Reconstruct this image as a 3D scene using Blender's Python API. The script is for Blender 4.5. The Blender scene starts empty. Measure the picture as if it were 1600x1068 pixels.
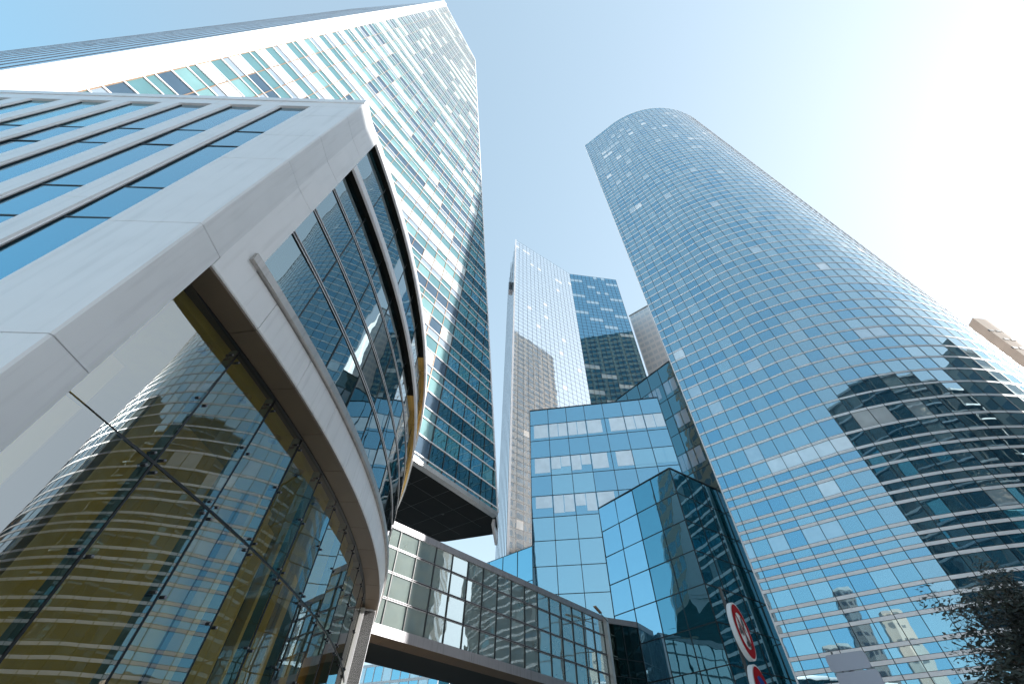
import bpy, math, random
from mathutils import Vector, Matrix
random.seed(7)
sc = bpy.context.scene
col = sc.collection
R = math.radians
EYE = 1.7                      # camera height above the paving; all plan heights below are above the eye

# ------------------------------------------------------------------ camera
FPX, CX, CY = 650.0, 800.0, 534.0      # focal length and centre in photograph pixels
zc = Vector((16.0, 552.0, FPX)).normalized()
yc = (Vector((0, 0, 1)) - zc * zc.z).normalized()
xc = yc.cross(zc)
if xc.x < 0: xc = -xc
cam_d = bpy.data.cameras.new("camera")
cam = bpy.data.objects.new("camera", cam_d); col.objects.link(cam)
right = Vector((xc.x, yc.x, zc.x)); up = Vector((xc.y, yc.y, zc.y)); fwd = Vector((xc.z, yc.z, zc.z))
m = Matrix((right, up, -fwd)).transposed().to_4x4(); m.translation = (0, 0, EYE)
cam.matrix_world = m
cam_d.sensor_width = 36.0; cam_d.lens = 36.0 * FPX / 1600.0
cam_d.clip_start = 0.1; cam_d.clip_end = 4000
sc.camera = cam
sc.render.resolution_x = 1024; sc.render.resolution_y = 683
def proj(p):                           # p relative to the eye -> photograph pixel
    v = Vector((right.dot(p), up.dot(p), fwd.dot(p)))
    if v.z < 0.05: return None
    return (CX + FPX * v.x / v.z, CY - FPX * v.y / v.z)

# ------------------------------------------------------------------ sky, sun, exposure
SUN_AZ, SUN_EL = 89.0, 27.0
w = bpy.data.worlds.new("World"); sc.world = w; w.use_nodes = True
nt = w.node_tree
sky = nt.nodes.new('ShaderNodeTexSky'); sky.sky_type = 'NISHITA'; sky.sun_disc = False
sky.sun_elevation = R(SUN_EL); sky.sun_rotation = R(SUN_AZ)
sky.air_density = 1.0; sky.dust_density = 1.2; sky.ozone_density = 1.0; sky.altitude = 50
bg = nt.nodes['Background']; bg.inputs['Strength'].default_value = 0.15
gm = nt.nodes.new('ShaderNodeGamma'); gm.inputs[1].default_value = 0.56      # softer range between the bright and the deep side of the sky
tn = nt.nodes.new('ShaderNodeVectorMath'); tn.operation = 'MULTIPLY'; tn.inputs[1].default_value = (0.77, 0.985, 0.985)
nt.links.new(sky.outputs[0], gm.inputs[0]); nt.links.new(gm.outputs[0], tn.inputs[0]); 
# the sky deepens away from the sun
tcw = nt.nodes.new('ShaderNodeTexCoord'); dt = nt.nodes.new('ShaderNodeVectorMath'); dt.operation = 'DOT_PRODUCT'
dt.inputs[1].default_value = (math.sin(R(SUN_AZ)) * math.cos(R(SUN_EL)), math.cos(R(SUN_AZ)) * math.cos(R(SUN_EL)), math.sin(R(SUN_EL)))
nt.links.new(tcw.outputs['Generated'], dt.inputs[0])
mrw = nt.nodes.new('ShaderNodeMapRange'); mrw.interpolation_type = 'SMOOTHSTEP'; mrw.inputs['From Min'].default_value = -0.65; mrw.inputs['From Max'].default_value = 0.15
nt.links.new(dt.outputs['Value'], mrw.inputs['Value'])
mxw = nt.nodes.new('ShaderNodeMix'); mxw.data_type = 'RGBA'; mxw.inputs[6].default_value = (0.52, 0.76, 0.87, 1); mxw.inputs[7].default_value = (1.13, 0.955, 0.895, 1)
nt.links.new(mrw.outputs[0], mxw.inputs['Factor'])
fw_ = nt.nodes.new('ShaderNodeVectorMath'); fw_.operation = 'MULTIPLY'
nt.links.new(tn.outputs[0], fw_.inputs[0]); nt.links.new(mxw.outputs[2], fw_.inputs[1]); spw = nt.nodes.new('ShaderNodeSeparateXYZ'); cbw = nt.nodes.new('ShaderNodeCombineXYZ'); nt.links.new(fw_.outputs[0], spw.inputs[0])
for k in range(3):                     # soft shoulder so the side near the sun does not clip
    d_ = nt.nodes.new('ShaderNodeMath'); d_.operation = 'DIVIDE'; d_.inputs[1].default_value = (1.56, 1.64, 1.95)[k]; nt.links.new(spw.outputs[k], d_.inputs[0])
    t_ = nt.nodes.new('ShaderNodeMath'); t_.operation = 'TANH'; nt.links.new(d_.outputs[0], t_.inputs[0])
    m_ = nt.nodes.new('ShaderNodeMath'); m_.operation = 'MULTIPLY'; m_.inputs[1].default_value = (1.56, 1.62, 1.78)[k] * 0.86; nt.links.new(t_.outputs[0], m_.inputs[0])
    l_ = nt.nodes.new('ShaderNodeMath'); l_.operation = 'MULTIPLY_ADD'; l_.inputs[1].default_value = (0.17, 0.21, 0.27)[k]; nt.links.new(spw.outputs[k], l_.inputs[0]); nt.links.new(m_.outputs[0], l_.inputs[2])
    nt.links.new(l_.outputs[0], cbw.inputs[k])
nt.links.new(cbw.outputs[0], bg.inputs['Color'])
sd = bpy.data.lights.new("sun", 'SUN'); sd.energy = 2.5; sd.angle = R(0.5); sd.color = (1.0, 0.97, 0.92)
sun = bpy.data.objects.new("sun", sd); col.objects.link(sun)
sdir = Vector((math.sin(R(SUN_AZ)) * math.cos(R(SUN_EL)), math.cos(R(SUN_AZ)) * math.cos(R(SUN_EL)), math.sin(R(SUN_EL))))
sun.rotation_euler = sdir.to_track_quat('Z', 'Y').to_euler(); sun.location = (60, 20, 300)
sc.view_settings.view_transform = 'Standard'; sc.view_settings.look = 'None'
sc.view_settings.exposure = 2.24; sc.view_settings.gamma = 1.0; sc.view_settings.use_curve_mapping = False
sc.render.engine = 'CYCLES'
try:
    sc.cycles.max_bounces = 9; sc.cycles.glossy_bounces = 5; sc.cycles.transparent_max_bounces = 12
    sc.cycles.caustics_reflective = False; sc.cycles.caustics_refractive = False
    sc.cycles.sample_clamp_indirect = 6
except Exception: pass

# ------------------------------------------------------------------ materials
MATS = {}
def _new(name):
    mt = bpy.data.materials.new(name); mt.use_nodes = True
    for n in list(mt.node_tree.nodes): mt.node_tree.nodes.remove(n)
    MATS[name] = mt
    return mt, mt.node_tree
def N(t, kind, **kw):
    n = t.nodes.new(kind)
    for k, v in kw.items():
        if k in n.inputs: n.inputs[k].default_value = v
        else: setattr(n, k, v)
    return n
def c4(c): return (c[0], c[1], c[2], 1.0)
def paint(name, c, rough=0.5, metal=0.0, var=0.06, scale=1.5, bump=0.0, bscale=20, streak=0.0, spec=0.5, rvar=0.08):
    mt, t = _new(name); L = t.links
    out = N(t, 'ShaderNodeOutputMaterial'); b = N(t, 'ShaderNodeBsdfPrincipled')
    b.inputs['Roughness'].default_value = rough; b.inputs['Metallic'].default_value = metal
    b.inputs['Specular IOR Level'].default_value = spec
    tc = N(t, 'ShaderNodeTexCoord')
    no = N(t, 'ShaderNodeTexNoise', Scale=scale, Detail=6.0); L.new(tc.outputs['Object'], no.inputs['Vector'])
    ramp = N(t, 'ShaderNodeMapRange'); ramp.inputs['From Min'].default_value = 0.3; ramp.inputs['From Max'].default_value = 0.7
    ramp.inputs['To Min'].default_value = 1 - var; ramp.inputs['To Max'].default_value = 1 + var
    L.new(no.outputs['Fac'], ramp.inputs['Value'])
    mul = N(t, 'ShaderNodeVectorMath', operation='SCALE'); mul.inputs[0].default_value = c[:3]
    L.new(ramp.outputs[0], mul.inputs['Scale'])
    last = mul.outputs[0]
    if streak:                          # rain streaks: noise stretched along the vertical
        mp = N(t, 'ShaderNodeMapping'); mp.inputs['Scale'].default_value = (5, 5, 0.35); L.new(tc.outputs['Object'], mp.inputs['Vector'])
        n2 = N(t, 'ShaderNodeTexNoise', Scale=1.3, Detail=5.0); L.new(mp.outputs[0], n2.inputs['Vector'])
        r2 = N(t, 'ShaderNodeMapRange'); r2.inputs['From Min'].default_value = 0.52; r2.inputs['From Max'].default_value = 0.75
        r2.inputs['To Min'].default_value = 1.0; r2.inputs['To Max'].default_value = 1 - streak; L.new(n2.outputs['Fac'], r2.inputs['Value'])
        m2 = N(t, 'ShaderNodeVectorMath', operation='SCALE'); L.new(last, m2.inputs[0]); L.new(r2.outputs[0], m2.inputs['Scale']); last = m2.outputs[0]
    L.new(last, b.inputs['Base Color'])
    rr = N(t, 'ShaderNodeMapRange'); rr.inputs['To Min'].default_value = max(0.02, rough - rvar); rr.inputs['To Max'].default_value = min(1, rough + rvar)
    L.new(no.outputs['Fac'], rr.inputs['Value']); L.new(rr.outputs[0], b.inputs['Roughness'])
    if bump:
        n3 = N(t, 'ShaderNodeTexNoise', Scale=bscale, Detail=4.0); L.new(tc.outputs['Object'], n3.inputs['Vector'])
        bp = N(t, 'ShaderNodeBump', Strength=bump, Distance=0.02); L.new(n3.outputs['Fac'], bp.inputs['Height']); L.new(bp.outputs[0], b.inputs['Normal'])
    L.new(b.outputs[0], out.inputs['Surface'])
    return mt
def glass(name, tint, base, r0, rough=0.0, wave=0.004, wscale=0.45, clear=0.0, power=4.0, var=0.12, thru=(0.80, 0.88, 0.80, 1)):
    """coated facade glass: mirror-like coat over a dim interior colour; clear>0 lets light through"""
    mt, t = _new(name); L = t.links
    out = N(t, 'ShaderNodeOutputMaterial')
    tc = N(t, 'ShaderNodeTexCoord')
    no = N(t, 'ShaderNodeTexNoise', Scale=wscale, Detail=1.5); L.new(tc.outputs['Object'], no.inputs['Vector'])
    bp = N(t, 'ShaderNodeBump', Strength=1.0, Distance=wave / wscale); L.new(no.outputs['Fac'], bp.inputs['Height'])
    g = N(t, 'ShaderNodeBsdfGlossy'); g.inputs['Color'].default_value = c4(tint); g.inputs['Roughness'].default_value = rough
    L.new(bp.outputs[0], g.inputs['Normal'])
    lw = N(t, 'ShaderNodeLayerWeight', Blend=0.5); pw = N(t, 'ShaderNodeMath', operation='POWER'); pw.inputs[1].default_value = power
    L.new(lw.outputs['Facing'], pw.inputs[0])
    tm = N(t, 'ShaderNodeMix', data_type='RGBA'); tm.inputs[6].default_value = c4(tint); tm.inputs[7].default_value = (1, 1, 1, 1)
    L.new(pw.outputs[0], tm.inputs['Factor']); L.new(tm.outputs[2], g.inputs['Color'])
    mr = N(t, 'ShaderNodeMapRange'); mr.inputs['To Min'].default_value = r0; mr.inputs['To Max'].default_value = 1.0; L.new(pw.outputs[0], mr.inputs['Value'])
    d = N(t, 'ShaderNodeBsdfDiffuse')
    n2 = N(t, 'ShaderNodeTexNoise', Scale=0.8, Detail=3.0); L.new(tc.outputs['Object'], n2.inputs['Vector'])
    r2 = N(t, 'ShaderNodeMapRange'); r2.inputs['To Min'].default_value = 1 - var * 2; r2.inputs['To Max'].default_value = 1 + var * 2; L.new(n2.outputs['Fac'], r2.inputs['Value'])
    ml = N(t, 'ShaderNodeVectorMath', operation='SCALE'); ml.inputs[0].default_value = base[:3]; L.new(r2.outputs[0], ml.inputs['Scale']); L.new(ml.outputs[0], d.inputs['Color'])
    under = d.outputs[0]
    if clear > 0:
        tr = N(t, 'ShaderNodeBsdfTransparent'); tr.inputs['Color'].default_value = thru
        mx = N(t, 'ShaderNodeMixShader'); mx.inputs[0].default_value = clear
        L.new(d.outputs[0], mx.inputs[1]); L.new(tr.outputs[0], mx.inputs[2]); under = mx.outputs[0]
    mix = N(t, 'ShaderNodeMixShader'); L.new(mr.outputs[0], mix.inputs[0]); L.new(under, mix.inputs[1]); L.new(g.outputs[0], mix.inputs[2])
    L.new(mix.outputs[0], out.inputs['Surface'])
    return mt
def gridwall(name, wall, win, sx, sz, gap=0.3, rough=0.6):
    """masonry wall with rows of window openings, for buildings seen far off or in reflections"""
    mt, t = _new(name); L = t.links
    out = N(t, 'ShaderNodeOutputMaterial'); b = N(t, 'ShaderNodeBsdfPrincipled')
    tc = N(t, 'ShaderNodeTexCoord'); sp = N(t, 'ShaderNodeSeparateXYZ'); L.new(tc.outputs['Object'], sp.inputs[0])
    ad = N(t, 'ShaderNodeMath', operation='ADD'); L.new(sp.outputs[0], ad.inputs[0])
    s2 = N(t, 'ShaderNodeMath', operation='MULTIPLY'); s2.inputs[1].default_value = -0.85; L.new(sp.outputs[1], s2.inputs[0]); L.new(s2.outputs[0], ad.inputs[1])
    def cell(src, size, g):
        a = N(t, 'ShaderNodeMath', operation='DIVIDE'); a.inputs[1].default_value = size; L.new(src, a.inputs[0])
        f = N(t, 'ShaderNodeMath', operation='FRACT'); L.new(a.outputs[0], f.inputs[0])
        k = N(t, 'ShaderNodeMath', operation='GREATER_THAN'); k.inputs[1].default_value = g; L.new(f.outputs[0], k.inputs[0]); return k
    a = cell(ad.outputs[0], sx, gap * 0.7); c = cell(sp.outputs[2], sz, gap + 0.15)
    mu = N(t, 'ShaderNodeMath', operation='MULTIPLY'); L.new(a.outputs[0], mu.inputs[0]); L.new(c.outputs[0], mu.inputs[1])
    mx = N(t, 'ShaderNodeMix', data_type='RGBA'); L.new(mu.outputs[0], mx.inputs['Factor']); mx.inputs[6].default_value = c4(wall); mx.inputs[7].default_value = c4(win)
    L.new(mx.outputs[2], b.inputs['Base Color'])
    rr = N(t, 'ShaderNodeMapRange'); rr.inputs['To Min'].default_value = rough; rr.inputs['To Max'].default_value = 0.08; L.new(mu.outputs[0], rr.inputs['Value']); L.new(rr.outputs[0], b.inputs['Roughness'])
    L.new(b.outputs[0], out.inputs['Surface'])
    return mt

paint('white_cladding', (0.94, 0.93, 0.945), 0.30, var=0.025, streak=0.11, rvar=0.008)
paint('white_metal', (0.94, 0.92, 0.94), 0.35, var=0.03)
paint('brushed_steel', (0.30, 0.29, 0.305), 0.45, metal=0.5, var=0.06, streak=0.2)
paint('sill_metal', (0.46, 0.43, 0.41), 0.35, metal=0.5, var=0.08, streak=0.3)
paint('dark_gasket', (0.012, 0.014, 0.016), 0.4, var=0.1)
paint('dark_metal', (0.03, 0.033, 0.038), 0.35, metal=0.3, var=0.1)
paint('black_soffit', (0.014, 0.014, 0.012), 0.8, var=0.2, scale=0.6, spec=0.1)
paint('sunlit_soffit', (0.55, 0.32, 0.09), 0.28, metal=0.8, var=0.15, scale=0.6)  # sunlight on the far ledge undersides, put into the colour
paint('soffit_joint', (0.075, 0.075, 0.072), 0.6)
paint('bevel_brown', (0.075, 0.052, 0.032), 0.5, var=0.15, spec=0.2)
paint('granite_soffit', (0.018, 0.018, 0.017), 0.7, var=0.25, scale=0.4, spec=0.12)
paint('brown_soffit', (0.155, 0.115, 0.078), 0.42, var=0.10, scale=0.8)
paint('copper_cap', (0.32, 0.21, 0.14), 0.42, metal=0.4, var=0.1)
paint('gold_metal', (0.75, 0.42, 0.10), 0.3, metal=0.8, var=0.12)
paint('core_dark', (0.02, 0.025, 0.03), 0.6, var=0.2)
paint('seam', (0.12, 0.12, 0.12), 0.6)
paint('mustard_panel', (0.66, 0.50, 0.09), 0.6, var=0.15, scale=0.5)
paint('ochre_panel', (0.84, 0.68, 0.24), 0.6, var=0.15, scale=0.5)
paint('olive_panel', (0.34, 0.27, 0.07), 0.6, var=0.15, scale=0.5)
paint('olive_ceiling', (0.50, 0.42, 0.06), 0.6, var=0.1)
paint('lobby_floor', (0.7, 0.6, 0.4), 0.3)
paint('fin_glass', (0.16, 0.24, 0.24), 0.12, var=0.05)
paint('concrete_tan', (0.36, 0.275, 0.22), 0.8, var=0.12, scale=0.2, bump=0.2, bscale=2)
paint('concrete_grey', (0.34, 0.32, 0.30), 0.85, var=0.15, scale=0.3)
paint('slot_dark', (0.03, 0.03, 0.035), 0.3)
paint('sign_white', (0.74, 0.74, 0.74), 0.5, var=0.02, spec=0.15)
paint('sign_red', (0.33, 0.004, 0.010), 0.6, var=0.03, spec=0.05)
paint('sign_blue', (0.01, 0.06, 0.26), 0.6, var=0.03, spec=0.05)
paint('sign_black', (0.01, 0.01, 0.01), 0.4)
paint('sign_back', (0.46, 0.47, 0.54), 0.45, var=0.04)
paint('pole_grey', (0.10, 0.10, 0.10), 0.5, metal=0.3)
paint('bark', (0.07, 0.05, 0.035), 0.9, var=0.3, scale=6, bump=0.5)
paint('leaf_dark', (0.012, 0.018, 0.008), 0.6, var=0.3, scale=3)
paint('leaf_mid', (0.024, 0.032, 0.012), 0.6, var=0.3, scale=3)
paint('leaf_brown', (0.035, 0.025, 0.012), 0.6, var=0.3, scale=3)
paint('paving', (0.60, 0.57, 0.54), 0.7, var=0.12, scale=0.5, bump=0.2, bscale=8)
paint('render_pale', (0.62, 0.58, 0.52), 0.8, var=0.1, scale=0.2)
# round tower glass
BLUE = (0.60, 0.83, 0.93)
glass('tower_glass', BLUE, (0.03, 0.13, 0.21), 0.52, wave=0.003)
glass('tower_glass_deep', (0.46, 0.75, 0.92), (0.02, 0.11, 0.19), 0.52, wave=0.003)
glass('tower_glass_light', (0.68, 0.87, 0.95), (0.08, 0.20, 0.28), 0.54, wave=0.003)
glass('tower_blind', (0.88, 0.93, 0.96), (0.85, 0.88, 0.90), 0.40)
glass('tower_blind_dim', (0.76, 0.88, 0.95), (0.42, 0.52, 0.58), 0.46)
# granite tower
glass('teal_glass', (0.40, 0.62, 0.66), (0.095, 0.19, 0.20), 0.28)
glass('teal_glass_pale', (0.50, 0.72, 0.72), (0.17, 0.30, 0.30), 0.28)
glass('lilac_glass', (0.72, 0.80, 0.88), (0.24, 0.29, 0.34), 0.25)
glass('navy_panel', (0.42, 0.50, 0.62), (0.05, 0.085, 0.12), 0.16)
glass('white_panel_glass', (0.90, 0.94, 0.94), (0.66, 0.72, 0.71), 0.12)
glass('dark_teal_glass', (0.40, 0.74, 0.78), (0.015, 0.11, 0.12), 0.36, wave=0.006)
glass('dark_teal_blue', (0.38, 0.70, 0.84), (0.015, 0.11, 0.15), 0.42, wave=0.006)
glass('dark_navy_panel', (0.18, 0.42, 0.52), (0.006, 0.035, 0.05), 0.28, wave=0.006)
# blue annex
glass('annex_glass', (0.42, 0.74, 0.92), (0.03, 0.16, 0.26), 0.56, wave=0.003)
glass('annex_glass_pale', (0.52, 0.82, 0.95), (0.06, 0.22, 0.32), 0.60, wave=0.003)
glass('annex_blind', (0.85, 0.93, 0.98), (0.90, 0.95, 0.97), 0.38, wave=0.003)
glass('annex_dark', (0.42, 0.66, 0.74), (0.004, 0.02, 0.025), 0.34, wave=0.008)
glass('annex_corner', (0.40, 0.72, 0.86), (0.005, 0.07, 0.10), 0.42, wave=0.010)
glass('annex_cube', (0.60, 0.82, 0.95), (0.06, 0.20, 0.30), 0.58, wave=0.003)
# twin tower
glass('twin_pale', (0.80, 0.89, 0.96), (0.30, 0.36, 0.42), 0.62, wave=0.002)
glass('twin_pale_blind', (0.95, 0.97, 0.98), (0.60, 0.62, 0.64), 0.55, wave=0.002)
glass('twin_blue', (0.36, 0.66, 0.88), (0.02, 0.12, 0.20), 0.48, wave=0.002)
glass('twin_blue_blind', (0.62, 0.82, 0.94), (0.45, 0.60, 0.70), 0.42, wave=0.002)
# curved building
glass('window_blue', (0.42, 0.73, 0.90), (0.008, 0.10, 0.17), 0.50, wave=0.002)
glass('window_blue_pale', (0.38, 0.78, 0.93), (0.05, 0.26, 0.34), 0.52, wave=0.002)
glass('curved_glass', (0.50, 0.65, 0.70), (0.006, 0.02, 0.025), 0.42, wave=0.004)
glass('lobby_glass', (0.86, 0.90, 0.90), (0.02, 0.03, 0.01), 0.29, wave=0.0022, clear=0.97, power=3.0, thru=(0.93, 0.90, 0.66, 1))
glass('bridge_glass', (0.84, 0.95, 0.96), (0.26, 0.31, 0.29), 0.46, wave=0.006)
glass('dark_box_glass', (0.35, 0.55, 0.60), (0.004, 0.012, 0.012), 0.22, wave=0.008)
glass('rear_glass', (0.55, 0.50, 0.42), (0.012, 0.010, 0.008), 0.20, wave=0.02)
glass('rear_blind', (0.6, 0.58, 0.5), (0.22, 0.20, 0.17), 0.15, wave=0.02)
paint('rear_mullion', (0.20, 0.15, 0.10), 0.5)
glass('side_glass', (0.45, 0.70, 0.90), (0.03, 0.12, 0.2), 0.5)
gridwall('brown_facade', (0.55, 0.34, 0.21), (0.06, 0.08, 0.10), 3.2, 3.6)
gridwall('dark_facade', (0.07, 0.055, 0.045), (0.02, 0.03, 0.035), 4.2, 4.0, gap=0.22)
gridwall('beige_facade', (0.30, 0.28, 0.24), (0.12, 0.14, 0.15), 3.0, 3.6)
gridwall('pale_facade', (0.97, 0.97, 0.98), (0.80, 0.85, 0.90), 3.0, 3.6)  # near-white stands in for sun and haze on the distant tower
gridwall('blue_facade', (0.42, 0.50, 0.56), (0.12, 0.26, 0.36), 1.8, 3.4)
gridwall('patchy_facade', (0.085, 0.08, 0.078), (0.03, 0.03, 0.035), 2.3, 3.1, gap=0.45)
gridwall('sunlit_patchy', (0.40, 0.33, 0.27), (0.16, 0.15, 0.14), 3.3, 4.1, gap=0.6)  # paler copy of the mottled facade, with sunlight put into its colour

# ------------------------------------------------------------------ mesh helpers
class MB:
    def __init__(s): s.v = []; s.f = []; s.m = []; s.mats = []
    def mi(s, name):
        if name not in s.mats: s.mats.append(name)
        return s.mats.index(name)
    def face(s, pts, mat):
        i = len(s.v); s.v += [Vector(p) for p in pts]; s.f.append(list(range(i, i + len(pts)))); s.m.append(s.mi(mat))
    def box(s, o, a, b, c, mat):          # corner o, edges a b c
        o, a, b, c = Vector(o), Vector(a), Vector(b), Vector(c)
        if a.cross(b).dot(c) < 0: a, b = b, a
        i = len(s.v); P = [o, o + a, o + a + b, o + b]; s.v += P + [p + c for p in P]
        for q in ((0, 3, 2, 1), (4, 5, 6, 7), (0, 1, 5, 4), (1, 2, 6, 5), (2, 3, 7, 6), (3, 0, 4, 7)):
            s.f.append([i + k for k in q]); s.m.append(s.mi(mat))
    def prism(s, poly, z0, z1, mat, top=None, side=None):
        n = len(poly); ar = sum(poly[k][0] * poly[(k + 1) % n][1] - poly[(k + 1) % n][0] * poly[k][1] for k in range(n))
        if ar < 0: poly = poly[::-1]
        i = len(s.v); s.v += [Vector((x, y, z0)) for x, y in poly] + [Vector((x, y, z1)) for x, y in poly]
        s.f.append([i + k for k in reversed(range(n))]); s.m.append(s.mi(top or mat))
        s.f.append([i + n + k for k in range(n)]); s.m.append(s.mi(top or mat))
        for k in range(n):
            s.f.append([i + k, i + (k + 1) % n, i + n + (k + 1) % n, i + n + k]); s.m.append(s.mi(mat))
    def tube(s, p0, p1, r0, r1, mat, n=8):
        p0, p1 = Vector(p0), Vector(p1); d = (p1 - p0).normalized(); a = d.orthogonal().normalized(); b = d.cross(a)
        i = len(s.v)
        for p, r in ((p0, r0), (p1, r1)):
            for k in range(n): t = 2 * math.pi * k / n; s.v.append(p + a * (r * math.cos(t)) + b * (r * math.sin(t)))
        for k in range(n): s.f.append([i + k, i + (k + 1) % n, i + n + (k + 1) % n, i + n + k]); s.m.append(s.mi(mat))
        s.f.append([i + k for k in reversed(range(n))]); s.m.append(s.mi(mat)); s.f.append([i + n + k for k in range(n)]); s.m.append(s.mi(mat))
    def sweep(s, path, sec, mat, close=True):
        """path: plan points (x,y,nx,ny); sec: closed section (out, z)"""
        n = len(sec); i = len(s.v)
        for (x, y, nx, ny) in path:
            for (o, z) in sec: s.v.append(Vector((x + nx * o, y + ny * o, z)))
        for j in range(len(path) - 1):
            for k in range(n):
                a = i + j * n + k; b = i + j * n + (k + 1) % n
                s.f.append([a, b, b + n, a + n]); s.m.append(s.mi(mat))
        s.f.append([i + k for k in range(n)]); s.m.append(s.mi(mat))
        s.f.append([i + (len(path) - 1) * n + k for k in reversed(range(n))]); s.m.append(s.mi(mat))
    def sphere(s, c, r, mat, n=8, h=5):
        c = Vector(c); i = len(s.v)
        for a in range(h + 1):
            ph = math.pi * a / h
            for b in range(n): th = 2 * math.pi * b / n; s.v.append(c + Vector((r * math.sin(ph) * math.cos(th), r * math.sin(ph) * math.sin(th), r * math.cos(ph))))
        for a in range(h):
            for b in range(n): s.f.append([i + a * n + b, i + (a + 1) * n + b, i + (a + 1) * n + (b + 1) % n, i + a * n + (b + 1) % n]); s.m.append(s.mi(mat))

def label(o, lab, cat, group=None, kind=None):
    if lab: o['label'] = lab
    if cat: o['category'] = cat
    if group: o['group'] = group
    if kind: o['kind'] = kind
    return o
def thing(name, loc, lab, cat, group=None):
    o = bpy.data.objects.new(name, None); col.objects.link(o); o.location = (loc[0], loc[1], 0); o.empty_display_size = 1
    return label(o, lab, cat, group)
def wbase(o):
    l = Vector((0, 0, 0))
    while o is not None: l += Vector(o.location); o = o.parent
    return l
def build(mb, name, parent=None, loc=None, smooth=False, kind=None, lab=None):
    base = wbase(parent) if parent else Vector(loc or (0, 0, 0))
    me = bpy.data.meshes.new(name)
    me.from_pydata([(v.x - base.x, v.y - base.y, v.z + EYE - base.z) for v in mb.v], [], mb.f)
    for k in mb.mats: me.materials.append(MATS[k])
    me.polygons.foreach_set('material_index', mb.m)
    if smooth: me.polygons.foreach_set('use_smooth', [True] * len(mb.f))
    me.update()
    o = bpy.data.objects.new(name, me); col.objects.link(o)
    if parent: o.parent = parent
    else: o.location = base
    if kind: o['kind'] = kind
    if lab: o['label'] = lab
    return o
def one(fn, name, parent=None, **kw):
    mb = MB(); fn(mb); return build(mb, name, parent, **kw)

def inpoly(p, poly):
    x, y = p; c = False; n = len(poly)
    for i in range(n):
        x0, y0 = poly[i]; x1, y1 = poly[(i + 1) % n]
        if (y0 > y) != (y1 > y) and x < (x1 - x0) * (y - y0) / (y1 - y0) + x0: c = not c
    return c
HULL = [(-50, 130), (470, 150), (575, 165), (600, 220), (640, 380), (662, 560), (655, 700), (630, 830), (600, 960), (570, 1100), (-50, 1100)]
ANNEX = [(785, 885), (828, 640), (985, 625), (1051, 558), (1260, 1100), (780, 1100)]
BRIDGE = [(590, 820), (630, 815), (945, 960), (960, 1100), (560, 1100)]
def shown(pts, n, occ):
    c = sum(pts, Vector()) / len(pts)
    if n.dot(-c) <= 0: return 0
    q = [proj(p) for p in pts]
    if any(k is None for k in q): return 0
    mx = sum(k[0] for k in q) / len(q); my = sum(k[1] for k in q) / len(q)
    if not (-20 < mx < 1620 and -20 < my < 1088): return 0
    if any(inpoly((mx, my), o) for o in occ): return 0
    return abs(sum(q[k][0] * q[(k + 1) % len(q)][1] - q[(k + 1) % len(q)][0] * q[k][1] for k in range(len(q)))) / 2
class Panes:
    """collects panes of one thing; the 100 that show largest become parts, the rest one part"""
    def __init__(s, parent, name='window_pane', occ=(), tilt=0.12, cap=100):
        s.p = []; s.parent = parent; s.name = name; s.occ = occ; s.tilt = tilt; s.cap = cap
    def add(s, pts, n, mat, tilt=None):
        pts = [Vector(p) for p in pts]; n = Vector(n)
        c = sum(pts, Vector()) / len(pts); tl = math.tan(R(s.tilt if tilt is None else tilt))
        h = Vector((-n.y, n.x, 0)); a = random.gauss(0, tl); b = random.gauss(0, tl)
        q = [p + n * ((p - c).dot(h) * a + (p.z - c.z) * b) for p in pts]
        if len(q) >= 3 and (q[1] - q[0]).cross(q[2] - q[0]).dot(n) < 0: q.reverse()
        s.p.append((shown(pts, n, s.occ), q, mat))
    def finish(s):
        s.p.sort(key=lambda k: -k[0])
        for a, q, mt in s.p[:s.cap]:
            mb = MB(); mb.face(q, mt); build(mb, s.name, s.parent)
        if len(s.p) > s.cap:
            mb = MB()
            for a, q, mt in s.p[s.cap:]: mb.face(q, mt)
            build(mb, s.name, s.parent, kind='stuff')
def V3(p, z): return Vector((p[0], p[1], z))
def unit(a, b): v = Vector((b[0] - a[0], b[1] - a[1])); return v.normalized(), v.length
def curtain(parent, P, a, b, levels, cols, matfn, mull='dark_gasket', mw=0.06, md=0.05, tw=0.06, td=0.04, trans=True, tmat=None, first=0.0, mname='mullion', tname='transom', ends=True, out=None, frame=True):
    """flat glazed wall from plan point a to b; the outward side faces the eye unless out is given"""
    d, Lh = unit(a, b); n = Vector((d.y, -d.x, 0)); mid = Vector(((a[0] + b[0]) / 2, (a[1] + b[1]) / 2, 0))
    ref = Vector((out[0], out[1], 0)) if out else -mid
    if n.dot(ref) < 0: n = -n
    D = Vector((d.x, d.y, 0)); A = Vector((a[0], a[1], 0))
    us = cols if isinstance(cols, (list, tuple)) else [Lh * k / cols for k in range(cols + 1)]
    for i in range(len(us) - 1):
        for j in range(len(levels) - 1):
            mt = matfn(i, j, len(us) - 1, len(levels) - 1)
            if not mt: continue
            z0, z1 = levels[j], levels[j + 1]; p0 = A + D * us[i]; p1 = A + D * us[i + 1]
            P.add([p0 + Vector((0, 0, z0)), p1 + Vector((0, 0, z0)), p1 + Vector((0, 0, z1)), p0 + Vector((0, 0, z1))], n, mt)
    if frame:
        for k, u in enumerate(us):
            if not ends and k in (0, len(us) - 1): continue
            one(lambda mb: mb.box(A + D * (u - mw / 2) + n * -0.03 + Vector((0, 0, levels[0])), D * mw, n * (md + 0.03), Vector((0, 0, levels[-1] - levels[0])), mull), mname, parent)
        if trans:
            for z in levels:
                one(lambda mb: mb.box(A + n * -0.03 + Vector((0, 0, z - tw / 2)), D * Lh, n * (td + 0.03), Vector((0, 0, tw)), tmat or mull), tname, parent)
    return n

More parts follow.
